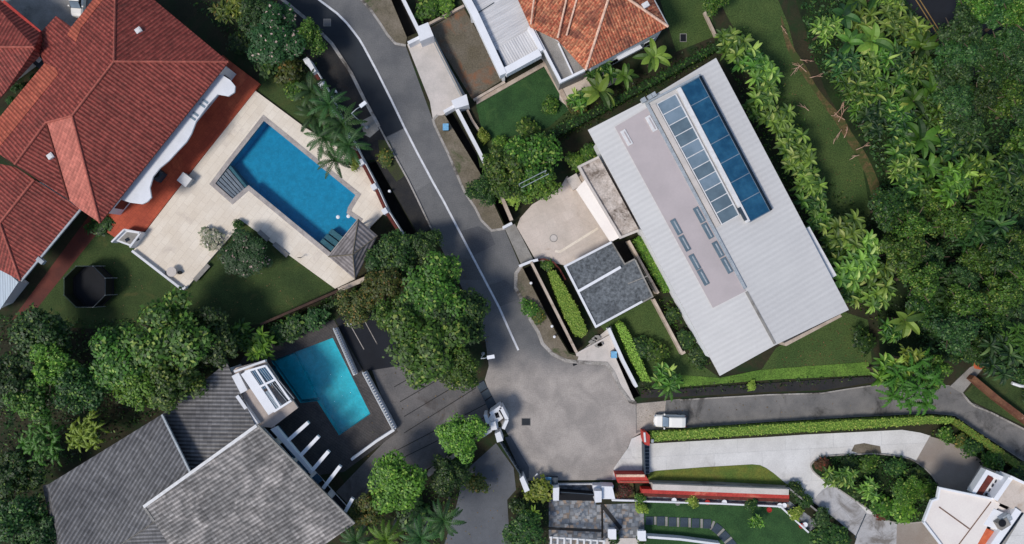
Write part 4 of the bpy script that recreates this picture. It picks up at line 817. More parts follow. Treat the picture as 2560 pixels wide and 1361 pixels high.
# ------------------------------------------------------------ red gate, driveway and stone court, lower right
o = thing('gate_pillar', 'short red and pink tiled gate pillar at the end of the long hedge', 'pillar', P(1616,1095))
MB().prism([P(1607,1079,1.6), P(1616,1080,1.6), P(1625,1090,1.6), P(1624,1115,1.6), P(1612,1112,1.6), P(1608,1100,1.6)], 0, 1.6).build('base', M['coping_red'], o); MB().wall([P(1611,1082,1.72), P(1613,1106,1.72)], .22, 1.6, 1.72).build('coping', M['frame_white'], o); MB().box(P(1630,1102,1.2), (.3,.4,.5)).build('lamp_box', M['steel_pale'], o)
o = thing('gate_pillar', 'wide red brown tiled gate pillar with pale stripes at the foot of the white apron', 'pillar', P(1580,1195))
MB().prism([P(1538,1186,1.6), P(1612,1186,1.6), P(1623,1204,1.6), P(1622,1208,1.6), P(1545,1208,1.6)], 0, 1.6).build('base', M['coping_red'], o); MB().wall([P(1541,1190,1.7), P(1612,1190,1.7)], .3, 1.6, 1.72).build('coping', M['ridge_pale'], o); MB().wall([P(1548,1205,1.7), P(1622,1205,1.7)], .14, 1.6, 1.7).build('coping', M['ridge_red'], o)
o = thing('sliding_gate', 'dark barred sliding gate across the white concrete driveway', 'gate', P(1615,1150)); MB().wall([P(1611,1112,1.6), P(1613,1188,1.6)], .12, .1, 1.6).build('gate_leaf', M['steel'], o)
b = MB()
for k in range(9): p = P(*between((1618,1114),(1619,1184), k/8), .1); b.box((p.x, p.y, .12), (.5,.06,.08))
b.build('bar', M['steel_pale'], o)
structure('gate_track', MB().prism(pts([(1607,1110),(1623,1112),(1623,1182),(1607,1188)]), .0, .06), M['steel'])
for l, lab, mt, h, w_ in (([(1624,1208),(1800,1212),(1972,1221),(2050,1284)],'thin grey kerb wall along the olive lawn and lower driveway','slab',.9,.2), ([(1632,1218),(1972,1231)],'pale flat topped wall beside the olive lawn strip','apron',1.5,.7),
               ([(1604,1228),(1800,1236),(1973,1242)],'long red topped wall under the olive lawn strip','coping_red',1.2,.5), ([(1600,1236),(1973,1251)],'shade darkened red brown wall face below the red topped wall','brick_red',.8,.5),  # second wall here is a dark strip for the shaded side
               ([(1530,1251),(1612,1253)],'white low wall beside the flower bed','white_wall',.7,.22), ([(1606,1254),(1800,1260),(1951,1267),(2022,1332)],'long white edging wall around the bottom lawn','white_wall',.55,.2),
               ([(1612,1343),(1700,1349),(1800,1362)],'white wall along the bottom edge of the stepping stone lawn','white_wall',1.0,.28), ([(2165,1285),(2138,1346)],'dark expansion strip across the lower driveway','steel',.06,.12),
               ([(1368,1210),(1396,1212),(1480,1211)],'thin pale rail wall in front of the stone court gate','frame_white',.4,.16)):
    o = MB().wall([P(x, y, h) for x, y in l], w_, 0, h).build('garden_wall', M[mt], None, P(*l[0])); tag(o, lab, 'wall' if 'strip across' not in lab else 'strip')
flat('planting_strip', [(1612,1240),(1972,1252),(2050,1310),(2022,1330),(1952,1265),(1608,1252)], 'stone', .02)
for poly, lab, h in (([(1383,1221),(1398,1219),(1397,1252),(1383,1252)],'left white gate pillar of the stone paved court',2.2),):
    o = MB().prism([P(x, y, h) for x, y in poly], 0, h).build('gate_pillar', M['white_wall'], None, P(*poly[0])); tag(o, lab, 'pillar')
o = thing('gate_pillar', 'broad white stepped gate block right of the stone court entrance', 'pillar', P(1510,1235)); MB().prism([P(1486,1228,2.3), P(1504,1228,2.3), P(1504,1256,2.3), P(1488,1257,2.3)], 0, 2.3).build('pillar', M['white_wall'], o); MB().prism([P(1504,1216,1.7), P(1531,1217,1.7), P(1538,1248,1.7), P(1504,1248,1.7)], 0, 1.7).build('block', M['white_paint'], o); MB().prism([P(1482,1214,1.2), P(1534,1214,1.2), P(1534,1220,1.2), P(1482,1222,1.2)], 0, 1.2).build('ledge', M['white_wall'], o)
o = thing('sliding_gate', 'black solid gate of the stone paved court between two white pillars', 'gate', P(1442,1240)); MB().wall([P(1399,1234,1.7), P(1485,1240,1.7)], .16, .05, 1.7).build('gate_leaf', M['black'], o); MB().wall([P(1398,1244,.1), P(1486,1246,.1)], .7, .03, .08).build('track', M['black'], o)
b = MB(); b.wall([P(1400,1231,1.8), P(1485,1237,1.8)], .08, 1.7, 1.78); b.build('top_rail', M['steel'], o)
flat('flower_bed', [(1538,1205),(1582,1206),(1588,1250),(1536,1250)], 'dirt', .3)
structure('paving_line', MB().wall(pts([(1372,1321),(1505,1327)]), .35, .02, .04), M['verge_dark']); structure('paving_line', MB().wall(pts([(1504,1262),(1552,1322)]), .5, .02, .041), M['verge_dark']); structure('paving_line', MB().wall(pts([(1505,1258),(1506,1345)]), .25, .02, .039), M['drain'])
t = thing('pergola', 'slatted white pergola at the bottom edge of the stone paved court', 'pergola', P(1440,1352))
for k in range(9): MB().beam(P(1378+k*16.5, 1342+k*1.2, 2.5), P(1376+k*16.5, 1390, 2.5), .22, .14).build('slat', M['frame_white'], t)
for y0, y1 in ((1344,1354),(1366,1374)): MB().beam(P(1374,y0,2.36), P(1514,y1,2.36), .18, .2).build('beam', M['frame_white'], t)
for x, y in ((1378,1350),(1508,1360)): MB().box(P(x, y, 1.1), (.15,.15,2.2)).build('post', M['frame_white'], t)
structure('porch_floor', MB().prism(pts([(1510,1345),(1600,1345),(1615,1380),(1510,1380)]), 0, .12), M['apron'])
for x, y, lab in ((1530,1334,'white porch post left of two, behind a topiary ball'),(1604,1338,'white porch post right of two, behind a topiary ball')):
    o = thing('porch_post', lab, 'post', P(x, y)); MB().box(P(x, y, 1.1), (.85,.9,1.5)).build('shaft', M['white_wall'], o); MB().box(P(x, y, 1.9), (1.0,1.05,.12)).build('cap', M['white_paint'], o)
k = 0
steps = [(1624,1302,0),(1638,1302,0),(1652,1303,0),(1666,1304,0),(1681,1305,0),(1695,1306,0),(1710,1306,0),(1724,1307,0),(1739,1308,0),(1754,1309,0),(1768,1310,0),(1781,1314,22),(1792,1322,38),(1802,1331,44),(1811,1341,48),(1820,1351,52),(1828,1361,52)]
for x, y, a in steps:
    lt = k % 2; k += 1
    o = MB().box(P(x, y, .05), (.28 if lt else .95, 1.15 - .15*(x < 1640), .08), R(-a)).build('stepping_stone', M['slab'] if lt else M['steel'], None, P(x, y))
    tag(o, 'narrow pale slab in the path across the bottom lawn' if lt else 'square blue grey slab in the path across the bottom lawn', 'paving slab', 'pale stepping stones' if lt else 'dark stepping stones')
rng = random.Random(9)
for x, y, lab, c, sh in ((1683,1244,'white pot right of the first bush on the grey strip','white_paint',0),(1692,1251,'pale grey pot close below the first white pot','slab',0),(1766,1249,'red pot in the grey planting strip below the red topped wall','red_plastic',0),(1808,1249,'white pot in the middle of the grey planting strip','white_paint',0),(1946,1257,'white double pot at the bend of the white edging wall','white_paint',1),(1920,1268,'small red pot standing on the white edging wall','red_plastic',0),(2000,1308,'red pot beside the diagonal white edging wall','red_plastic',0),(2009,1305,'small white pot beside the red one on the diagonal strip','white_paint',0)):
    p = P(x, y + 4, .05); o = thing('plant_pot', lab, 'pot', p)
    for j in range(1 + sh):
        MB().lathe(p + Vector((j*.55,0,0)), [(.2,0),(.3,.4),(.32,.48),(.26,.48),(.24,.4)], 12).build('pot', M[c], o); MB().lathe(p + Vector((j*.55,0,.4)), [(.24,0),(.2,.02)], 10).build('gravel', M[c], o)

# cream house in the lower right corner
t = thing('cream_house', 'modern cream flat roofed house with white balconies in the lower right corner', 'house', P(2430,1300))
z = 6.2
z = 5.0
MB().prism([P(2440,1262,z), P(2500,1275,z), P(2450,1400,z), P(2400,1380,z)], 0, z - .3).build('wall', M['white_wall'], t)
cr = MB().prism([P(2348,1219,z), P(2483,1246,z), P(2500,1260,z), P(2400,1440,z), P(2353,1364,z), P(2308,1306,z), P(2329,1251,z), P(2343,1250,z)], z - .35, z).build('roof_block', M['cream_roof'], t)
b = MB().wall([P(2311,1304,z+.25), P(2331,1253,z+.25), P(2345,1248,z+.25), P(2350,1221,z+.25), P(2482,1248,z+.25)], .22, z-.1, z+.25); b.wall([P(2310,1306,z+.25), P(2356,1366,z+.25)], .22, z-.1, z+.25); b.build('parapet', M['white_paint'], cr)
b = MB().wall([P(2348,1268,z+.04), P(2424,1323,z+.04)], .14, z-.02, z+.03); b.wall([P(2478,1255,z+.04), P(2395,1365,z+.04)], .12, z-.02, z+.032); b.wall([P(2318,1318,z+.04), P(2352,1362,z+.04)], .1, z-.02, z+.028); b.build('roof_seam', surf('rusty_seam', S(128,100,84), S(104,80,66), 1, 6), cr)
MB().prism([P(2490,1262,z), P(2560,1294,z), P(2620,1300,z), P(2560,1440,z), P(2404,1440,z)], 0, z-.3).build('upper_block', M['cream_roof'], t)
MB().prism([P(2457,1317,z-.1), P(2494,1333,z-.1), P(2466,1380,z-.1), P(2412,1380,z-.1)], z-.2, z-.1).build('tiled_terrace', M['orange_patch'], t)
MB().prism([P(2484,1272,z), P(2528,1290,z), P(2500,1328,z), P(2458,1312,z)], z-.2, z+.05).build('plant_deck', M['white_paint'], t)
b = MB().box(P(2505,1308,z+.45), (1.3,1.0,.7), R(32)); b.build('condenser', M['slab'], t); b = MB().box(P(2512,1296,z+.4), (1.2,.8,.6), R(32)); b.build('condenser', M['steel_pale'], t)
MB().lathe(P(2505,1308,z+.8), [(.42,0),(.45,.06),(.1,.07)], 12).build('fan', M['black'], t)
MB().wall([P(2548,1276,5.6), P(2478,1375,5.6)], .8, z-.4, 5.55).build('ridge_parapet', M['white_paint'], t)
MB().prism([P(2560,1282,5.3), P(2640,1300,5.3), P(2600,1400,5.3), P(2490,1400,5.3)], 4.8, 5.3).build('grey_roof', M['drive_white'], t)
b = MB().wall([P(2558,1283,5.4), P(2488,1380,5.4)], .25, 5.1, 5.36); b.build('dark_gutter', M['glass_dark'], t)
# upper balcony with pergola slots
MB().prism([P(2470,1182,4.6), P(2512,1202,4.6), P(2486,1248,4.6), P(2434,1232,4.6)], 4.0, 4.3).build('balcony', M['white_wall'], t)
b = MB().wall([P(2434,1234,4.9), P(2468,1181,4.9), P(2514,1200,4.9)], .5, 4.0, 4.9); b.build('parapet', M['white_paint'], t)
MB().wall([P(2478,1192,4.6), P(2448,1236,4.6)], .75, 4.3, 4.6).build('planter', M['brick_red'], t)
for x, y in ((2498,1208),(2490,1218),(2482,1230),(2474,1240)): MB().box(P(x, y, 4.42), (1.0,.36,.12), R(-22)).build('roof_slot', M['glass_dark'], t)
MB().wall([P(2528,1194,5.6), P(2489,1250,5.6)], .55, 3.5, 5.6).build('side_wall', M['white_paint'], t)
MB().prism([P(2530,1196,5.4), P(2620,1240,5.4), P(2600,1300,5.4), P(2494,1256,5.4)], 0, 5.3).build('lower_roof', M['court'], t)
b = MB().wall([P(2526,1192,5.8), P(2620,1236,5.8)], .3, 4, 5.8); b.build('parapet', M['white_paint'], t)
o = MB().wall([P(2434,945,1.2), P(2500,1000,1.2), P(2545,1034,1.2), P(2600,1078,1.2)], .62, 0, 1.1).build('boundary_wall', surf('mossy_brick_wall', S(120,84,60), S(96,58,44), .7, 5, .9, .3, dirt=S(206,170,146), dirt_amt=(.6,.68)), None, P(2480,985)); tag(o, 'mossy red brown wall running off the right edge beside the lane', 'wall')
o = MB().prism([P(2444,908,1), P(2456,906,1), P(2462,916,1), P(2448,924,1)], 0, 1.2).build('gate_pillar', M['orange_patch'], None, P(2452,914)); tag(o, 'small orange topped post at the end of the concrete footbridge', 'pillar')
p = P(2550,1125+0) ; p = P(2550,962); o = MB().tube([P(2530,958,.3), P(2550,965,.35), P(2575,968,.3)], .2, 8).build('pipe', M['white_paint'], None, p); tag(o, 'white pipe lying on the grass at the right edge', 'pipe')
o = MB().box(P(2537,889,.6), (.9,.45,.4), R(-10)).build('electric_box', M['white_paint'], None, P(2537,889)); tag(o, 'small white box among dark bushes near the right edge', 'box')

# ------------------------------------------------------------ cars
def make_car(name, label, p, rz, mat='car_white'):
    t = thing(name, label, 'car', (0,0,0))
    Lh, Wh = 1.95, .74
    def ring(x, wdt, z0, z1, r=.16):
        return [Vector((x, -wdt, z0)), Vector((x, -wdt, z1 - r)), Vector((x, -wdt + r, z1)), Vector((x, wdt - r, z1)), Vector((x, wdt, z1 - r)), Vector((x, wdt, z0))]
    def loft(rs):
        b = MB()
        for a, c in zip(rs, rs[1:]):
            for k in range(6): b.face([a[k], c[k], c[(k+1)%6], a[(k+1)%6]])
        b.face(rs[0][::-1]); b.face(rs[-1]); return b
    loft([ring(-1.95,.56,.38,.62), ring(-1.88,.68,.28,.74), ring(-1.6,.74,.25,.82), ring(-.95,.76,.25,.9), ring(-.2,.77,.25,.94), ring(1.2,.77,.25,.94), ring(1.8,.74,.28,.92), ring(1.93,.68,.36,.84)]).build('body', M[mat], t)
    cab = [ring(-1.0,.68,.88,.92,.02), ring(-.34,.6,.88,1.44,.1), ring(0,.6,.88,1.5,.12), ring(1.3,.6,.88,1.5,.12), ring(1.72,.6,.88,1.36,.12), ring(1.86,.66,.86,.92,.04)]
    loft(cab).build('cabin', M['glass_dark'], t)
    loft([ring(-.3,.615,1.38,1.47,.07), ring(0,.625,1.4,1.53,.1), ring(1.3,.625,1.4,1.53,.1), ring(1.72,.61,1.3,1.41,.09)]).build('roof', M[mat], t)
    MB().slab([[Vector((-.98,-.6,.95)), Vector((-.36,-.54,1.45)), Vector((-.36,.54,1.45)), Vector((-.98,.6,.95))]], .02).build('windscreen', M['glass_pale'], t)
    for sy in (-1, 1):
        for x in (-1.25, 1.2):
            w_ = MB().tube([(x, sy*.62, .29), (x, sy*.79, .29)], .29, 16).build('wheel', M['rubber'], t); MB().tube([(x, sy*.785, .29), (x, sy*.8, .29)], .17, 12).build('rim', M['steel_pale'], w_)
        MB().box((-.78, sy*.86, .98), (.16,.2,.14)).build('wing_mirror', M[mat], t)
        MB().box((-1.86, sy*.52, .66), (.14,.26,.12)).build('headlight', M['glass_pale'], t)
        MB().box((1.9, sy*.6, .72), (.08,.16,.26)).build('tail_light', M['red_plastic'], t)
    MB().box((-1.96,0,.42), (.08,.5,.12)).build('number_plate', M['frame_white'], t)
    t.location = p; t.rotation_euler = (0,0,rz); return t
car = make_car('parked_car', 'small white hatchback parked in the side lane beside the long hedge', P(1672,1050,.02), R(-1))
def dup(root, loc, rz, label, group=None):
    r = root.copy(); sc.collection.objects.link(r); r.location = loc; r.rotation_euler = (0,0,rz); r["label"] = label
    if group: r["group"] = group
    for ch in list(root.children):
        c = ch.copy(); sc.collection.objects.link(c); c.parent = r
        for g_ in ch.children: d_ = g_.copy(); sc.collection.objects.link(d_); d_.parent = c
    return r
dup(car, P(203,8,.02), R(86), 'white car half hidden by the eave of the red roofed house')

# ------------------------------------------------------------ street lamps, manholes, bits on the road
def lamp(base, top, head, lab):
    t = thing('street_lamp', lab, 'street lamp', base); z = 7.5
    MB().tube([base, base.lerp(top, .5), top], .09, 8, .055).build('pole', M['steel_pale'], t); MB().lathe(base, [(.2,0),(.2,.4),(.1,.5)], 10).build('base', M['steel_pale'], t)
    m = top.lerp(head, .5) + Vector((0,0,.18)); MB().tube([top, m, head], .05, 6).build('arm', M['steel_pale'], t)
    d_ = (head - top).normalized(); MB().beam(head - d_*.1 + Vector((0,0,.12)), head + d_*.75 + Vector((0,0,.12)), .42, .16).build('lamp_head', M['white_paint'], t)
lamp(P(917,320,.1), P(879,284,7.5), P(902,266,7.5), 'tall street lamp arching over the dark lane from the left verge')
lamp(P(1208,884,.1), P(1203,897,7.5), P(1220,894,7.5), 'street lamp reaching out from under the big dark tree')
for x, y, s_, lab, mt in ((1315,1055,(1.0,.8),'square dark manhole cover set in the pale turning circle','asphalt_dark'),(818,57,(.8,.8),'square grey manhole cover in the dark new asphalt lane','asphalt_lane'),(1384,596,(.8,.8),'round manhole cover in the cream courtyard','apron'),(1708,95,(.7,.9),'dark square drain cover in the shaded garden beside the orange house','black')):
    p = P(x, y); z0 = .065 if 'courtyard' in lab else .02; o = thing('manhole_cover', lab, 'manhole cover', p)
    if 'round' in lab: MB().lathe(p, [(.5,z0),(.5,z0+.012),(.42,z0+.012)], 20).build('frame', M['slab'], o); MB().lathe(p, [(.4,z0),(.4,z0+.02)], 20).build('lid', M[mt], o)
    else: MB().box(p + Vector((0,0,z0)), (s_[0]+.14, s_[1]+.14, .012)).build('frame', M['slab'] if mt != 'asphalt_dark' else M['asphalt_lane'], o); MB().box(p + Vector((0,0,z0)), (*s_, .024)).build('lid', M[mt], o)
for x, y, lab in ((842,232,'tiny white marker post in the shaded left verge'),(976,480,'tiny white marker post beside the left drain'),(1327,708,'tiny white marker post in the drain beside the clipped hedge'),(1385,841,'small white utility marker on the rounded verge corner'),(1379,815,'pale small marker beside the rounded verge corner drain')):
    p = P(x, y); o = thing('marker_post', lab, 'post', p); MB().tube([p, p + Vector((0,0,.7))], .13, 8).build('shaft', M['white_paint'], o); MB().lathe(p + Vector((0,0,.7)), [(.17,0),(.17,.06),(.05,.1)], 10).build('cap', M['white_paint'], o)
p = P(1512,908); o = MB().box(P(1437,911,.03), (.5,.3,.06), .4).build('drain_cover', M['black'], None, P(1437,911)); tag(o, 'little dark gully grate at the kerb of the turning circle', 'grate')

# ------------------------------------------------------------ plants
def V4(rng): return (rng.random(), rng.random())
def leaf(b, p, d, n, l, w_, c):
    s_ = d.cross(n); s_.normalize(); b.face([p, p + d*l*.5 + s_*w_*.5, p + d*l, p + d*l*.5 - s_*w_*.5], c)
def rand_dir(r):
    z_ = r.uniform(-1, 1); a = r.uniform(0, 2*math.pi); q_ = math.sqrt(1 - z_*z_); return Vector((q_*math.cos(a), q_*math.sin(a), z_))
def crown(seed, n_lump, n_leaf, ls, flat_=.75, spread=.62, lump=(.28,.5), bottom=-.35, jit=.55):
    """unit crown: leaf lumps of uneven size through the volume, gaps between them"""
    r = random.Random(seed); b = MB(); lumps = []
    for k in range(n_lump):
        for _ in range(30):
            d = rand_dir(r); rad = spread * r.uniform(.25, 1.0) ** .6 * (1 + .25*math.sin(3*math.atan2(d.y, d.x) + seed))
            c = Vector((d.x*rad, d.y*rad, d.z*rad*flat_))
            if c.z > bottom: break
        lumps.append((c, r.uniform(*lump)))
    for k in range(n_leaf):
        c, lr = lumps[r.randrange(n_lump)]; d = rand_dir(r)
        if d.z < -.3 and r.random() < .7: d.z = -d.z
        p = c + Vector((d.x, d.y, d.z*.8)) * lr * r.uniform(.55, 1.08)
        n = (d*1.0 + Vector((0,0,.55)) + rand_dir(r)*jit).normalized(); t_ = n.cross(rand_dir(r)).normalized()
        s_ = ls * r.uniform(.6, 1.4); leaf(b, p, t_, n, s_, s_*.62, V4(r))
    return b
def frond(b, r, base, az, elev, L_, droop, lw, nst=13, wid=.07, curve=.0):
    """pinnate palm frond with drooping leaflets"""
    p = Vector(base); e = elev; pts_ = [p.copy()]; h = Vector((math.cos(az), math.sin(az), 0))
    for k in range(nst):
        p = p + (h*math.cos(e) + Vector((0,0,math.sin(e)))) * (L_/nst); pts_.append(p.copy()); e -= droop/nst
    c = V4(r); side = Vector((-h.y, h.x, 0))
    for k in range(1, nst + 1):
        t_ = k / nst; ll = lw * (math.sin(math.pi*min(1, .12 + t_*.88)) * .8 + .2); d = (pts_[k] - pts_[k-1]).normalized(); upn = side.cross(d); upn = -upn if upn.z < 0 else upn
        for sg in (-1, 1):
            dd = (side*sg*.85 + d*.6 - Vector((0,0,.28)) + rand_dir(r)*.12).normalized(); leaf(b, pts_[k], dd, (upn + side*sg*.35).normalized(), ll, wid*2.2, (min(1, max(0, c[0] + r.uniform(-.2,.2))), c[1]*.9))
    for k in range(nst):
        s2 = side*.025; b.face([pts_[k]-s2, pts_[k+1]-s2, pts_[k+1]+s2, pts_[k]+s2], (.6,.1))
def blade(b, r, base, az, elev, L_, droop, w_, nst=6, fold=.25):
    """broad arching leaf folded along its midrib"""
    p = Vector(base); e = elev; h = Vector((math.cos(az), math.sin(az), 0)); side = Vector((-h.y, h.x, 0)); pt = []
    for k in range(nst + 1):
        t_ = k/nst; ww = w_ * max(.02, math.sin(math.pi*min(1, .1 + t_*.9))) ** .7; upn = side.cross(h*math.cos(e) + Vector((0,0,math.sin(e)))); upn = -upn if upn.z < 0 else upn
        pt.append((p.copy(), p + side*ww/2 + upn*ww*fold, p - side*ww/2 + upn*ww*fold)); p = p + (h*math.cos(e) + Vector((0,0,math.sin(e)))) * (L_/nst); e -= droop/nst
    c = V4(r); c2 = (max(0, c[0] - .18), c[1])
    for a, d in zip(pt, pt[1:]):
        b.face([a[0], d[0], d[1], a[1]], c); b.face([a[0], a[2], d[2], d[0]], c2)
PROTO = {}
def meshof(b, name):
    me_o = b.build(name, L['dark']); me = me_o.data; bpy.data.objects.remove(me_o); return me
def trunk_mesh(seed, r0=.035, lean=.06, limbs=5):
    r = random.Random(seed); b = MB(); p = [Vector((0,0,0)), Vector((r.uniform(-lean,lean), r.uniform(-lean,lean), .35)), Vector((r.uniform(-lean,lean), r.uniform(-lean,lean), .62))]
    b.tube(p, r0, 8, r0*.6)
    for k in range(limbs):
        a = 2*math.pi*k/limbs + r.uniform(-.4,.4); d = Vector((math.cos(a), math.sin(a), 0)); b.tube([p[1].lerp(p[2], r.uniform(.3,1)), p[2] + d*.16 + Vector((0,0,.08)), p[2] + d*.34 + Vector((0,0,.2))], r0*.45, 6, r0*.15)
    return meshof(b, 'trunk')
for k in range(4): PROTO['tree%d' % k] = meshof(crown(11+k, 40, 6500, .1, .7, .7, (.17,.34)), 'crown')
for k in range(2): PROTO['fine%d' % k] = meshof(crown(31+k, 40, 8000, .085, .75, .72, (.15,.3)), 'crown')
for k in range(3): PROTO['bush%d' % k] = meshof(crown(51+k, 15, 1000, .22, .8, .58, (.26,.44), -.2), 'crown')
def pal(seed, nf, L_, lw, droop, wid, e0=(.1,1.15)):
    r = random.Random(seed); b = MB()
    for k in range(nf): frond(b, r, (0,0,0), 2.399*k + r.uniform(-.2,.2), e0[0] + (e0[1]-e0[0])*(k/nf), L_*r.uniform(.85,1.1), droop*r.uniform(.85,1.2), lw, wid=wid)
    return meshof(b, 'fronds')
for k in range(3): PROTO['palm%d' % k] = pal(71+k, 14, 1.05, .17, 1.6, .026)
def ferny(seed):
    r = random.Random(seed); b = MB()
    for hd in range(11):
        a = 2.4*hd; rad = .68*math.sqrt((hd+.2)/11)
        for k in range(13): frond(b, r, (math.cos(a)*rad, math.sin(a)*rad, r.uniform(-.15,.2) - rad*.3), r.uniform(0,6.28), r.uniform(.2,1.3), r.uniform(.3,.55), r.uniform(1.6,2.4), .085, 7, .016)
    return meshof(b, 'fronds')
for k in range(2): PROTO['fern%d' % k] = ferny(81+k)
def rosette(seed, n, L_, w_, e0, droop, heads=1, spread=0, hz=.0):
    r = random.Random(seed); b = MB()
    for hd in range(heads):
        a = 2.4*hd; rad = spread*math.sqrt((hd+.3)/heads) if heads > 1 else 0; c = Vector((math.cos(a)*rad, math.sin(a)*rad, r.uniform(-hz, hz)))
        for k in range(n): blade(b, r, c, 2.399*k + r.uniform(-.25,.25), r.uniform(*e0), L_*r.uniform(.75,1.15), droop*r.uniform(.8,1.2), w_*r.uniform(.8,1.15))
    return meshof(b, 'leaves')
for k in range(2): PROTO['banana%d' % k] = rosette(91+k, 9, 1.0, .34, (.25,.95), 1.3)
for k in range(3): PROTO['clump%d' % k] = rosette(101+k, 10, .52, .15, (.2,1.1), 1.5, 8, .62, .16)
for k in range(2): PROTO['ginger%d' % k] = rosette(111+k, 13, .6, .12, (.3,1.2), 1.7, 9, .7, .2)
TR = [trunk_mesh(k) for k in range(3)]
PT = meshof(MB().tube([(0,0,0),(.03,.02,.3),(.02,-.02,.65),(0,0,1)], .05, 8, .035), 'trunk')
ST = meshof(MB().tube([(0,0,0),(.02,0,.5),(0,0,1)], .09, 8, .06), 'stem')
CROWNNAME = {'tree':'crown','fine':'crown','bush':'foliage','palm':'fronds','fern':'fronds','banana':'leaves','clump':'leaves','ginger':'leaves'}
prand = random.Random(77)
def plant(kind, mat, px, py, rpx, h, label, group=None, name=None, cat=None, sq=1.0, rot=None):
    """kind: prototype; crown centre seen at px, py with radius rpx photo pixels; h = height in metres"""
    kk = kind.rstrip('0123456789'); zc = {'tree':h*.72,'fine':h*.72,'bush':h*.5}.get(kk, h*.85); c = P(px, py, zc); rm = rpx / PXM * (1 - zc/H)
    nm = name or {'tree':'tree','fine':'tree','bush':'shrub','palm':'palm_tree','fern':'bamboo_clump','banana':'banana_plant','clump':'broad_leaved_palm','ginger':'leafy_plant'}[kk]
    ct = cat or {'tree':'tree','fine':'tree','bush':'shrub','palm':'palm tree','fern':'bamboo','banana':'banana plant','clump':'palm','ginger':'plant'}[kk]
    t = thing(nm, label, ct, (c.x, c.y, 0), group)
    me = PROTO[kind]; o = bpy.data.objects.new(CROWNNAME[kk], me); sc.collection.objects.link(o); o.parent = t; o.location = (0,0,zc)
    vz = {'tree':h*.36,'fine':h*.36,'bush':h*.5}.get(kk, rm)
    if kk in ('clump','ginger','banana'): vz = rm*.9
    o.scale = (rm*sq, rm/sq, vz); o.rotation_euler = (0, 0, prand.uniform(0, 6.28) if rot is None else rot)
    s_ = o.material_slots[0]; s_.link = 'OBJECT'; s_.material = L[mat]
    if kk in ('tree','fine'): tm, tz, tw = TR[prand.randrange(3)], h, h*.9
    elif kk == 'palm': tm, tz, tw = PT, zc, 3.2
    elif kk == 'bush': tm, tz, tw = ST, zc, .8
    else: tm, tz, tw = ST, zc*1.02, 1.6
    o2 = bpy.data.objects.new('trunk' if kk in ('tree','fine','palm') else 'stem', tm); sc.collection.objects.link(o2); o2.parent = t; o2.scale = (tw, tw, tz)
    s_ = o2.material_slots[0]; s_.link = 'OBJECT'; s_.material = M['bark_pale'] if kk == 'palm' else M['bark']
    return t
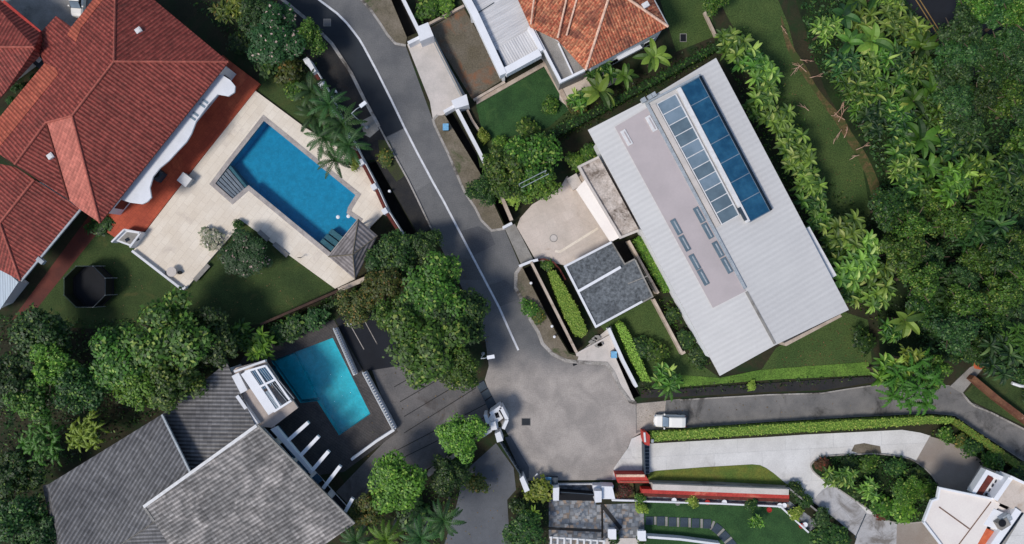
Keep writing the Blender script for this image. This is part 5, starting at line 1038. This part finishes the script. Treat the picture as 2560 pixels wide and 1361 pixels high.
exec_list = [
 # kind, leaves, px, py, radius px, height, label[, group]
 ('fine0','pinkflower',690,95,95,6,'big dark tree flecked with pale blossoms right of the red roof'),
 ('tree1','blue',640,35,60,6,'dark tree at the top edge behind the blossom flecked tree'),
 ('tree2','mid',770,95,55,5,'green roadside tree leaning to the dark lane near the top'),
 ('bush0','olive',720,175,45,2.5,'olive shrub between the boundary wall and the red roof'),
 ('bush1','dark',665,165,45,2.2,'dark shrub on the shaded strip right of the red roof'),
 ('bush2','mid',735,225,34,1.8,'green shrub at the upper end of the palm row'),
 ('clump0','yellow',597,22,42,3.5,'yellow green broad leaved plant at the top edge near the red roof'),
 ('clump1','olive',560,30,40,3,'dull broad leaved plant at the top edge hard by the red roof'),
 ('bush2','dark',600,110,40,2,'very dark shrub in the house shadow near the red eave'),
 ('palm0','palm',778,228,58,5.5,'uppermost dark palm of the row beside the pool terrace'),
 ('palm1','palm',822,262,62,6,'second dark palm down the row, close to the boundary wall'),
 ('palm2','palm',786,290,56,5,'dark palm on the terrace side of the row, above the pool corner'),
 ('palm1','palm',856,312,64,6,'dark palm in the middle of the row over the wall'),
 ('palm0','palm',812,345,58,5,'dark palm spreading over the terrace edge by the pool'),
 ('palm2','palm',872,362,60,6,'dark palm over the verge wall near the crossing slab'),
 ('palm1','palm',838,400,52,4.5,'lowest dark palm of the row, fronds over the cream terrace'),
 ('bush0','yellow',886,405,24,1.2,'small yellow green shrub under the lowest palm'),
 ('bush1','olive',965,395,30,1.0,'low olive shrub on the thin grass by the road'),
 ('bush2','whiteflower',530,597,40,1.6,'sparse pale flowered shrub over the terrace corner'),
 ('fine1','pinkflower',618,632,78,3.5,'round dark shrub flecked with pink flowers on the lawn'),
 ('bush1','dark',596,560,18,1.5,'small dark bush at the inner corner of the terrace'),
 ('bush0','dark',250,560,40,1.0,'dark low shrub beside the red brown garden path'),
 ('tree0','dark',105,850,95,7,'dark tree at the left edge below the trampoline'),
 ('tree1','dark',30,960,80,8,'dark tree cut by the left edge'),
 ('tree2','mid',300,900,100,8,'left lobe of the big green trees above the grey roof'),
 ('tree3','mid',420,830,120,9,'tallest green tree above the grey roofs'),
 ('tree1','bright',345,965,75,8,'bright crowned tree overhanging the grey side roof'),
 ('tree0','dark',520,850,85,7,'dark tree between lawn and grey lower roof'),
 ('tree3','mid',440,950,85,8,'green tree overlapping the lower grey roof'),
 ('tree2','mid',80,1000,75,8,'green tree in the left thicket with a rounded crown'),
 ('tree0','bright',130,920,70,8,'bright crown in the left thicket under the dark tree'),
 ('tree3','dark',190,980,75,8,'dark crown in the middle of the left thicket'),
 ('fern0','mid',100,1110,70,6,'feathery bright bamboo left of the grey side roof'),
 ('fern1','yellow',210,1085,60,5,'yellow green feathery bamboo touching the grey side roof'),
 ('tree1','dark',40,1190,70,7,'dark tree low on the left edge beside the grey house'),
 ('tree2','dark',40,1290,75,8,'dark tree near the bottom left corner'),
 ('tree0','blue',95,1345,70,7,'cool green tree in the bottom left corner'),
 ('bush0','olive',20,1160,40,3,'olive bush at the left edge under the bamboo'),
 ('clump2','bright',655,865,50,3,'light leaved palm beside the turquoise pool'),
 ('clump0','broad_dark',600,840,45,3,'green broad leaved plant left of the light palm'),
 ('bush1','dark',740,820,48,2.5,'dark bush along the garden wall above the turquoise pool'),
 ('bush2','dark',700,830,40,2.2,'dark bush between light palm and garden wall'),
 ('bush0','blue',790,800,40,2.5,'cool dark bush at the top of the pool balustrade'),
 ('tree3','olive',885,765,58,4,'olive tree over the black car park by the garden wall'),
 ('tree1','olive',960,715,60,6,'mottled olive tree right of the pavilion'),
 ('tree0','dark',985,645,75,5,'dark tree right of the pavilion roof'),
 ('tree2','dark',1062,615,55,4.2,'dark tree close to the left kerb of the road'),
 ('fine0','mid',1085,730,110,7.5,'upper crown of the great roadside tree'),
 ('fine1','dark',1150,800,92,7,'road side crown of the great roadside tree'),
 ('fine0','mid',1065,860,130,8.5,'broadest bright centred crown of the roadside trees'),
 ('fine1','mid',1150,920,75,7,'lowest crown of the roadside trees above the grating'),
 ('tree3','mid',1000,790,70,7,'green crown between the car park and the great roadside tree'),
 ('fine0','bright',1152,1092,75,6,'bright light crowned tree beside the gatehouse'),
 ('fine1','bright',995,1215,95,7,'round bright tree between the grey house and the grey drive'),
 ('tree0','olive',920,1280,60,5,'olive tree by the lower corner of the grey roof'),
 ('tree2','dark',1120,1190,60,5,'dark tree under the pinkish wall by the grey drive'),
 ('bush0','olive',1190,1210,36,3,'sparse olive bush leaning over the grey drive'),
 ('palm0','palm',1108,1300,58,9,'tall pale trunked palm beside the grey drive'),
 ('palm1','palm',1052,1345,60,9,'tall pale trunked palm at the bottom edge'),
 ('palm2','bright',965,1350,58,8,'brighter palm at the bottom edge below the round tree'),
 ('palm0','palm',890,1352,50,6,'dark palm at the bottom edge under the grey eave'),
 ('bush1','dark',1150,1150,40,2,'dark shrub under the bright tree by the gatehouse'),
 ('bush2','dark',1040,1290,60,2,'dark shrub between the tall palms'),
 ('bush1','yellow',1348,1228,48,2.6,'yellow green bush at the stone court gate'),
 ('clump2','yellow',1330,1298,36,2.6,'bright rosette bush beside the stone court'),
 ('tree1','dark',1310,1330,60,4,'dark tree between the grey drive and the stone court'),
 ('bush1','dark',1300,1270,36,2.5,'dark shrub under the yellow green bush'),
 ('tree3','mid',1330,405,85,6,'upper part of the green tree above the courtyard'),
 ('tree0','mid',1270,425,75,6,'green tree spreading over the drain wall'),
 ('tree2','dark',1205,475,48,4,'dark tree on the verge beside the road'),
 ('tree1','bright',1340,455,65,5,'bright lower crown over the courtyard corner'),
 ('bush0','hedge',1275,480,45,2,'bright bush inside the courtyard wall'),
 ('bush0','yellow',1210,340,22,1.4,'yellow green shrub at the corner of the square lawn'),
 ('bush2','bright',1250,355,24,1.4,'light shrub on the lower edge of the square lawn'),
 ('bush1','mid',1320,320,40,1.4,'green shrub on the shaded lawn edge'),
 ('bush2','mid',1375,265,30,1.2,'low shrub inside the lower lawn edge'),
 ('bush1','bright',1438,405,34,1.6,'round green bush above the stained porch roof'),
 ('bush0','mid',1475,385,34,1.4,'green bush beside the long white roof, above the porch'),
 ('banana0','broad',1635,145,50,4,'banana plant with pale leaves below the orange roof corner'),
 ('banana1','broad',1500,230,52,3.5,'banana plant beside the service yard of the orange house'),
 ('clump0','broad_dark',1500,180,45,3,'broad leaved plant against the orange roofed house'),
 ('clump1','broad_dark',1450,250,38,2.5,'broad leaved plant at the lower yard corner'),
 ('banana0','broad_dark',1560,190,38,3,'green banana plant under the orange eave'),
 ('bush0','olive',1440,268,28,1.0,'reddish olive shrub at the yard corner'),
 ('tree2','mid',1785,-5,48,4,'small round tree cut by the top edge'),
 ('bush0','mid',1070,15,45,1.6,'bright shrub bed at the top edge beside the white carport'),
 ('bush2','bright',1110,10,40,1.4,'light shrub at the top edge next to the shrub bed'),
 ('bush0','mid',1325,770,30,1.2,'green shrub on the rounded verge'),
 ('bush2','olive',1345,790,26,1.0,'olive shrub on the rounded verge nearer the drain'),
 ('bush1','mid',1368,665,22,1.0,'small green bush behind the curved planter wall'),
 ('bush2','dark',1600,870,40,1.6,'green bush in the garden beside the second hedge'),
 ('bush0','mid',1645,880,40,1.6,'green bush in the middle of the walled garden'),
 ('clump1','broad_dark',1665,945,45,2.5,'broad leaved plant at the lane corner of the walled garden'),
 ('palm1','mid',1672,965,40,2.5,'small palm standing over the lane verge'),
 ('bush1','dark',1680,790,30,1.5,'dark bush in the black gap left of the white roof'),
 ('bush2','dark',1715,850,34,1.5,'dark bush at the lower end of the gap left of the white roof'),
 ('bush0','dark',1745,890,34,1.5,'dark bush under the white roof corner'),
 ('clump0','broad',1830,110,55,4.5,'pale broad leaved palm at the top of the row right of the white roof'),
 ('clump1','broad_dark',1872,150,55,4.5,'second broad leaved palm of the row right of the white roof'),
 ('clump2','broad',1908,185,50,4.5,'broad leaved palm outside the row near the top'),
 ('clump0','broad',1912,240,50,4.5,'broad leaved palm beside the blue rooflights, outer side'),
 ('clump1','broad_dark',1890,275,42,4,'greener broad leaved palm tight against the white roof'),
 ('clump2','broad',1945,300,52,4.5,'broad leaved palm opposite the middle of the white roof edge'),
 ('clump0','broad',1975,355,50,4.5,'pale broad leaved palm leaning over the grass corridor'),
 ('clump1','broad',2000,405,52,4.5,'pale broad leaved palm next to the brown trail grass'),
 ('clump2','broad',2020,455,50,4.5,'pale broad leaved palm near the end of the blue rooflights'),
 ('clump0','broad_dark',2030,500,50,4.5,'green broad leaved palm at the bend of the grass corridor'),
 ('clump1','broad_dark',2050,550,45,4.5,'green broad leaved palm above the side gutter'),
 ('clump2','broad',2120,580,60,5.5,'big pale palm right of the side gutter'),
 ('clump0','broad_dark',2085,620,50,4.5,'green palm tight against the side gutter'),
 ('clump1','broad',2160,630,60,5.5,'big pale palm at the edge of the wood'),
 ('clump2','broad',2120,680,58,5.5,'pale palm right of the lower white roof edge'),
 ('clump0','broad',2185,690,60,5.5,'pale palm on the wood side of the lower group'),
 ('clump1','broad_dark',2130,730,48,4.5,'green palm just above the lower roof corner'),
 ('clump2','broad',2190,740,50,5,'lowest pale palm of the group right of the white roof'),
 ('banana1','broad',2262,800,50,4.5,'lone banana plant in the dark gap below the palms'),
 ('clump0','broad_dark',2225,830,40,3,'low broad leaved plant beside the lone banana plant'),
 ('bush0','dark',2160,850,40,2,'dark bush on the bare patch below the white roof corner'),
 ('fern0','mid',2290,960,95,7,'large feathery bright tree drooping over the lane'),
 ('clump1','bright',2225,935,60,6,'bright leafy crown left of the feathery tree'),
 ('tree3','bright',2330,925,55,6,'bright round crown right of the feathery tree'),
 ('clump2','yellow',2270,900,45,6,'yellow green leaf rosette above the feathery tree'),
 ('bush0','hedge',1880,965,16,.7,'small light weed on the lane wall'),
 ('bush1','mid',2365,1086,30,1.8,'green shrub behind the long hedge at its bend'),
 ('bush2','dark',2425,1119,34,1.8,'dark shrub between the long hedge and the brown paving'),
 ('bush0','mid',2478,1153,34,1.8,'green shrub above the white balcony'),
 ('bush1','olive',2396,1101,26,1.5,'olive shrub by the brown paving edge'),
 ('bush2','dark',2545,1195,45,1.8,'dark shrub at the right edge below the long hedge'),
 ('bush1','red',2056,1162,26,1.2,'reddish shrub at the tip of the planted island'),
 ('clump0','broad',2078,1195,34,2,'pale palm near the tip of the planted island'),
 ('clump1','broad_dark',2115,1190,36,2,'green palm in the planted island'),
 ('bush2','dark',2122,1160,30,1.4,'dark shrub on the upper island edge'),
 ('bush0','mid',2172,1162,32,1.5,'green shrub in the middle of the upper island edge'),
 ('bush1','dark',2238,1170,38,1.6,'dark shrub at the upper right of the island'),
 ('bush2','dark',2286,1196,38,1.6,'dark shrub at the right end of the island'),
 ('bush0','mid',2314,1228,38,1.8,'green shrub against the cream house wall'),
 ('clump2','broad',2170,1225,36,2,'pale palm on the lower side of the island'),
 ('bush1','dark',2146,1222,30,1.4,'dark shrub on the lower island edge'),
 ('bush2','bright',2258,1276,44,2,'bright shrub at the bottom of the island'),
 ('bush0','mid',2205,1262,40,1.6,'green shrub in the lower island'),
 ('bush1','red',2200,1284,24,1.0,'reddish shrub at the bottom tip of the island'),
 ('tree0','mid',2265,1225,45,2.5,'small tree in the heart of the island'),
 ('bush2','dark',1985,1225,30,1.2,'dark shrub under the driveway kerb'),
 ('bush0','dark',2012,1252,26,1.4,'dark shrub along the diagonal driveway edge'),
 ('bush1','blue',2052,1296,36,1.6,'cool green shrub beside the lower driveway'),
 ('bush2','dark',2092,1342,40,1.6,'dark shrub at the bottom edge by the lower driveway'),
 ('bush0','dark',2050,1350,42,1.6,'dark shrub at the bottom edge beside the lawn'),
 ('bush1','yellow',1988,1282,26,1.2,'yellow green bush at the bend of the white edging wall'),
 ('bush2','mid',1600,1245,18,1.4,'upper round bush on the court corner'),
 ('bush0','yellow',1603,1272,20,1.4,'lower round bush on the court corner'),
 ('bush1','yellow',1733,1252,22,1.2,'yellow green bush on the white edging wall'),
 ('bush2','dark',1878,1262,22,1.4,'dark green bush on the white edging wall'),
 ('clump0','bright',1890,1305,24,1.6,'small light plant alone on the bottom lawn'),
 ('bush0','dark',1533,1346,21,1.6,'left dark topiary ball at the porch'),
 ('bush1','dark',1604,1348,19,1.6,'right dark topiary ball at the porch'),
 ('bush2','red',1560,1228,26,.9,'brownish flowering cover in the square bed'),
]
for e in exec_list: plant(*e)
# the wood on the right: individual plants, shared kinds
wood = random.Random(2024)
def scatter(poly, n, gap, tries=4000):
    xs, ys = [p[0] for p in poly], [p[1] for p in poly]; out = []
    for _ in range(tries):
        x, y = wood.uniform(min(xs), max(xs)), wood.uniform(min(ys), max(ys)); ins = False
        for (x1, y1), (x2, y2) in zip(poly, poly[1:] + poly[:1]):
            if (y1 > y) != (y2 > y) and x < (x2-x1)*(y-y1)/(y2-y1) + x1: ins = not ins
        if ins and all((x-a)**2 + (y-b_)**2 > gap*gap for a, b_ in out): out.append((x, y))
        if len(out) >= n: break
    return out
for x, y in scatter([(2395,60),(2470,-20),(2580,-20),(2580,330),(2520,340),(2400,300),(2340,180)], 16, 52): plant('tree%d' % wood.randrange(4), wood.choice(['blue','dark','blue','mid']), x, y, wood.uniform(48,66), wood.uniform(6,8), 'cool green round crowned tree beside the dark highway', 'round crowned trees by the highway')
for x, y in scatter([(2080,0),(2230,-10),(2340,170),(2420,300),(2440,470),(2350,520),(2275,470),(2205,340),(2120,215),(2055,80)], 42, 44): plant(wood.choice(['ginger0','ginger1','clump0','ginger0','banana1']), wood.choice(['broad_dark','palm','mid','broad_dark','broad']), x, y, wood.uniform(38,58), wood.uniform(2.5,4.5), 'long leaved tropical plant in the thicket right of the dirt trail', 'long leaved plants of the thicket', name='tropical_plant', cat='plant')
for x, y in scatter([(2220,500),(2440,500),(2570,360),(2580,640),(2580,900),(2480,900),(2300,760),(2240,620)], 38, 56): plant(wood.choice(['tree0','tree1','tree2','fern0','tree3','ginger1']), wood.choice(['dark','dark','blue','mid','mid']), x, y, wood.uniform(46,72), wood.uniform(5,8), 'dark mixed tree in the dense wood at the right edge', 'trees of the dense wood', name='tree', cat='tree')
for x, y in ((2395,440),(2370,470),(2440,420),(2480,470),(2540,430)): plant('clump%d' % wood.randrange(3), 'bright', x, y, 52, 6.5, 'bright palm crown rising above the dense wood', 'bright palms in the dense wood')
for x, y in scatter([(2330,800),(2420,870),(2470,900),(2580,880),(2580,1000),(2520,935),(2440,890),(2360,880)], 10, 38): plant('bush%d' % wood.randrange(3), 'dark', x, y, wood.uniform(28,42), 2, 'dark bush at the foot of the dense wood', 'bushes at the foot of the wood')
for x, y in ((20,130),(45,200),(70,180),(10,235)): plant('bush%d' % wood.randrange(3), 'blue', x+18, y+18 if y > 150 else y+90, 16, 1.5, 'small dark bush in the planted gap between two red roofs', 'bushes in the planted gap')
# ground cover between the plants: nobody could count it
def cover(name, polys, per_m2, ls, hmax, mat, seed):
    global wood
    r = random.Random(seed); b = MB(); wood = r
    for poly in polys:
        ar = abs(sum(poly[i][0]*poly[(i+1)%len(poly)][1] - poly[(i+1)%len(poly)][0]*poly[i][1] for i in range(len(poly)))) / 2 / 400; n = int(ar * per_m2)
        for x, y in scatter(poly, n, 0, n*6):
            p = P(x, y); p.z = r.uniform(.05, hmax) * (.4 + .6*r.random()); n_ = (Vector((0,0,1)) + rand_dir(r)*.8).normalized(); s_ = ls*r.uniform(.6,1.5); leaf(b, p, n_.cross(rand_dir(r)).normalized(), n_, s_, s_*.5, V4(r))
    o = b.build(name, L[mat]); o["kind"] = "stuff"; o["label"] = 'tangled green undergrowth'; o["category"] = 'undergrowth'; return o
cover('undergrowth', [[(2000,-10),(2255,-10),(2400,190),(2580,190),(2580,900),(2300,880),(2220,560),(2190,420),(2110,270),(2020,130)]], 18, .42, .7, 'palm', 3)
cover('undergrowth', [[(470,0),(690,0),(800,160),(760,190),(690,210),(640,180),(560,90)], [(0,790),(240,800),(560,800),(640,860),(560,910),(400,1030),(110,1200),(130,1361),(0,1361)], [(650,820),(840,735),(930,700),(1000,720),(960,800),(840,800),(640,870)]], 9, .35, .6, 'dark', 4)
cover('undergrowth', [[(1800,120),(1860,60),(2010,300),(2060,520),(2240,700),(2200,800),(2110,760),(1960,480),(1830,200)], [(880,1300),(1000,1260),(1090,1200),(1160,1150),(1200,1150),(1130,1290),(1100,1361),(860,1361)], [(1640,750),(1670,735),(1790,900),(1740,940),(1715,890)]], 9, .32, .5, 'mid', 5)
cover('undergrowth', [[(2040,1140),(2200,1138),(2280,1155),(2330,1200),(2350,1240),(2300,1300),(2220,1305),(2150,1260),(2050,1190)]], 26, .3, .7, 'dark', 15)
cover('undergrowth', [[(1390,300),(1560,210),(1800,85),(1795,140),(1620,235),(1470,320),(1380,370),(1330,390)], [(1590,960),(1700,965),(2190,935),(2190,950),(1700,985),(1610,985)], [(2060,440),(2170,540),(2230,700),(2300,800),(2420,900),(2240,900),(2150,760)], [(2330,1065),(2500,1170),(2470,1180),(2400,1118),(2320,1085)], [(1290,1210),(1370,1240),(1372,1361),(1280,1361)]], 12, .28, .45, 'dark', 6)
def litter(polys, n, seed):
    r = random.Random(seed); b = MB(); global wood; wood = r
    for poly in polys:
        for x, y in scatter(poly, n, 0, n*6):
            p = P(x, y, .055 + r.random()*.01); n_ = (Vector((0,0,1)) + rand_dir(r)*.35).normalized(); s_ = r.uniform(.08,.26); leaf(b, p, n_.cross(rand_dir(r)).normalized(), n_, s_, s_*.55, V4(r))
    o = b.build('fallen_leaves', leafmat('fallen_leaves', S(92,78,50), S(150,120,70), S(110,120,60))); o["kind"] = "stuff"; o["label"] = 'fallen brown leaves scattered on paving and grass'; o["category"] = 'leaf litter'
litter([[(1110,640),(1180,760),(1222,900),(1240,900),(1200,760),(1140,640)], [(950,930),(1080,900),(1190,960),(1000,1180),(880,1260)], [(1600,1008),(1920,990),(2380,970),(2400,1030),(1920,1050),(1600,1070)], [(1090,1361),(1160,1190),(1240,1120),(1275,1361)]], 60, 8)
litter([[(260,640),(460,740),(620,660),(820,730),(640,810),(200,820)], [(1880,150),(1990,150),(2180,480),(2080,540)], [(1960,880),(2120,800),(2170,910),(1900,925)]], 120, 12)
# dead fronds along the dirt trail
for i, (x, y, l_) in enumerate(((2008,160,2.2),(2016,180,2.0),(2000,150,1.5),(2024,195,1.6),(2085,290,2.0),(2096,305,2.4),(2112,300,1.8),(2104,325,2.0),(2110,345,1.4),(2140,375,1.8),(2148,388,1.4),(1953,65,1.2),(2245,405,1.3),(2260,425,1.2),(2240,395,1.0),(2022,277,1.6))):
    r = random.Random(300+i); b = MB(); p = P(x, y, .55); az = r.uniform(0, 6.28); tip = lambda a_, q_, z_: p + Vector((math.cos(a_)*q_, math.sin(a_)*q_, z_))
    b.tube([p, tip(az, l_*.5, .2), tip(az+.15, l_, .05)], .045, 5, .025)
    for q_ in range(3):
        a_ = az + r.choice((-1, 1))*r.uniform(.25, .6); s0 = tip(az, l_*r.uniform(.2,.8), .15); b.tube([s0, s0 + Vector((math.cos(a_)*l_*.35, math.sin(a_)*l_*.35, -.05))], .035, 4, .015)
    o = b.build('dead_frond', M['frond_dead'], None, p)
    tag(o, 'dry pinkish palm frond lying along the dirt trail' if x < 2200 else 'dry orange leaf caught in the thicket', 'dead frond', 'dry fronds along the trail' if x < 2200 else 'dry leaves in the thicket')

# clipped hedges: boxes of leaves with a woody core
def hedge(poly, h, label, mat='hedge', seed=1, per=90, ls=.17, name='hedge'):
    q = pts(poly); k = 1 - h/H; q = [Vector((p.x*k, p.y*k, 0)) for p in q]; r = random.Random(seed); t = thing(name, label, 'hedge', q[0])
    core = inset(q, .12); MB().prism(core, 0, h - .1).build('core', M['hedge_core'] if mat != 'dark' else M['under'], t); b = MB(); loops = [[Vector((p.x, p.y, 0)) for p in q]]; tris = tessellate_polygon(loops)
    for tr_ in tris:
        a, c, d = (loops[0][i] for i in tr_); ar = abs((c-a).cross(d-a).z)/2
        for _ in range(int(ar*per)):
            u, v = r.random(), r.random()
            if u + v > 1: u, v = 1-u, 1-v
            p = a + (c-a)*u + (d-a)*v; p.z = h + r.uniform(-.14,.05); n_ = (Vector((0,0,1)) + rand_dir(r)*.28).normalized(); s_ = ls*r.uniform(.6,1.4); leaf(b, p, n_.cross(rand_dir(r)).normalized(), n_, s_, s_*.7, V4(r))
    for a, c in zip(q, q[1:] + q[:1]):
        for _ in range(int((c-a).length*h*per*.6)):
            p = a.lerp(c, r.random()) + rand_dir(r)*.06; p.z = r.uniform(.05, h); e = (c-a).normalized(); n_ = (Vector((e.y,-e.x,0)) + rand_dir(r)*.7).normalized(); s_ = ls*r.uniform(.6,1.4); leaf(b, p, n_.cross(rand_dir(r)).normalized(), n_, s_, s_*.6, V4(r))
    b.build('leaves', L[mat], t); return t
hedge([(1371,684),(1376,676),(1390,677),(1396,690),(1440,762),(1466,820),(1467,834),(1452,844),(1436,838),(1410,790),(1384,725)], 1.3, 'bright rounded clipped hedge between drain wall and gravel roof', 'hedge', 1)
hedge([(1540,812),(1550,804),(1562,812),(1595,880),(1620,940),(1628,956),(1606,953),(1580,905)], 1.2, 'second narrow clipped hedge along the corner boundary wall', 'hedge', 2)
hedge([(1580,602),(1604,590),(1640,650),(1684,726),(1660,732)], 1.0, 'bright loose hedge strip under the left eave of the long white roof', 'bright', 3, 60, .24)
hedge([(1626,1082),(1700,1078),(1920,1063),(2156,1050),(2325,1042),(2386,1046),(2386,1058),(2320,1060),(2156,1072),(1920,1086),(1626,1104)], 1.2, 'long clipped hedge between side lane and white driveway', 'hedge_dark', 4, 60, .2)
hedge([(2386,1046),(2400,1052),(2600,1190),(2600,1214),(2386,1060)], 1.2, 'hedge continuing diagonally to the right edge along the lane', 'hedge_dark', 5, 60, .2)
hedge([(1330,372),(1470,300),(1640,208),(1800,120),(1800,100),(1640,190),(1470,278),(1322,352)], 1.6, 'dark hedge between the square lawn and the long white roof', 'dark', 6, 30, .28)
hedge([(690,820),(846,745),(900,722),(905,735),(850,760),(700,832)], 1.2, 'dark hedge below the brown garden wall', 'dark', 7, 35, .25)

# windows in the walls that stand under the eaves
def windows(root, a, b, z0, h, n, w_, out):
    a, b = Vector((a.x, a.y, 0)), Vector((b.x, b.y, 0)); d = (b - a).normalized(); nn = Vector((d.y, -d.x, 0)) * out
    for k in range(n):
        c = a.lerp(b, (k + .5)/n) + Vector((0, 0, z0 + h/2)); rz = math.atan2(d.y, d.x)
        f = MB().box(c + nn*.02, (w_ + .16, .12, h + .16), rz).build('window', M['white_paint'], root); MB().box(c + nn*.05, (w_, .1, h), rz).build('pane', M['glass_dark'], f)
def root_of(word): return [o for o in sc.objects if o.parent is None and word in str(o.get('label', ''))][0]
t = root_of('large hipped roof'); windows(t, P(552,158,5), P(245,530,5), .9, 1.9, 6, 2.0, -1)
t = root_of('stepped grey tiled roofs'); windows(t, P(632,1070,5), P(850,1310,5), .5, 2.2, 5, 2.2, -1)
t = root_of('patchy orange clay tile'); windows(t, P(1480,168,4.6), P(1655,75,4.6), 1.0, 1.5, 4, 1.3, 1)
o = thing('pipe_rail', 'pair of thin white rails crossing the green tree above the courtyard', 'rail', P(1332,442))
for dx, dy in ((0,0),(6,9)):
    MB().tube([P(1297+dx,461+dy,6.6), P(1366+dx,426+dy,6.6)], .04, 6).build('rail', M['steel_pale'], o)
for x, y in ((1299,460),(1364,428)):
    q = P(x, y, 6.6); MB().tube([(q.x, q.y, 0), (q.x, q.y, 6.6)], .05, 6).build('post', M['steel_pale'], o)
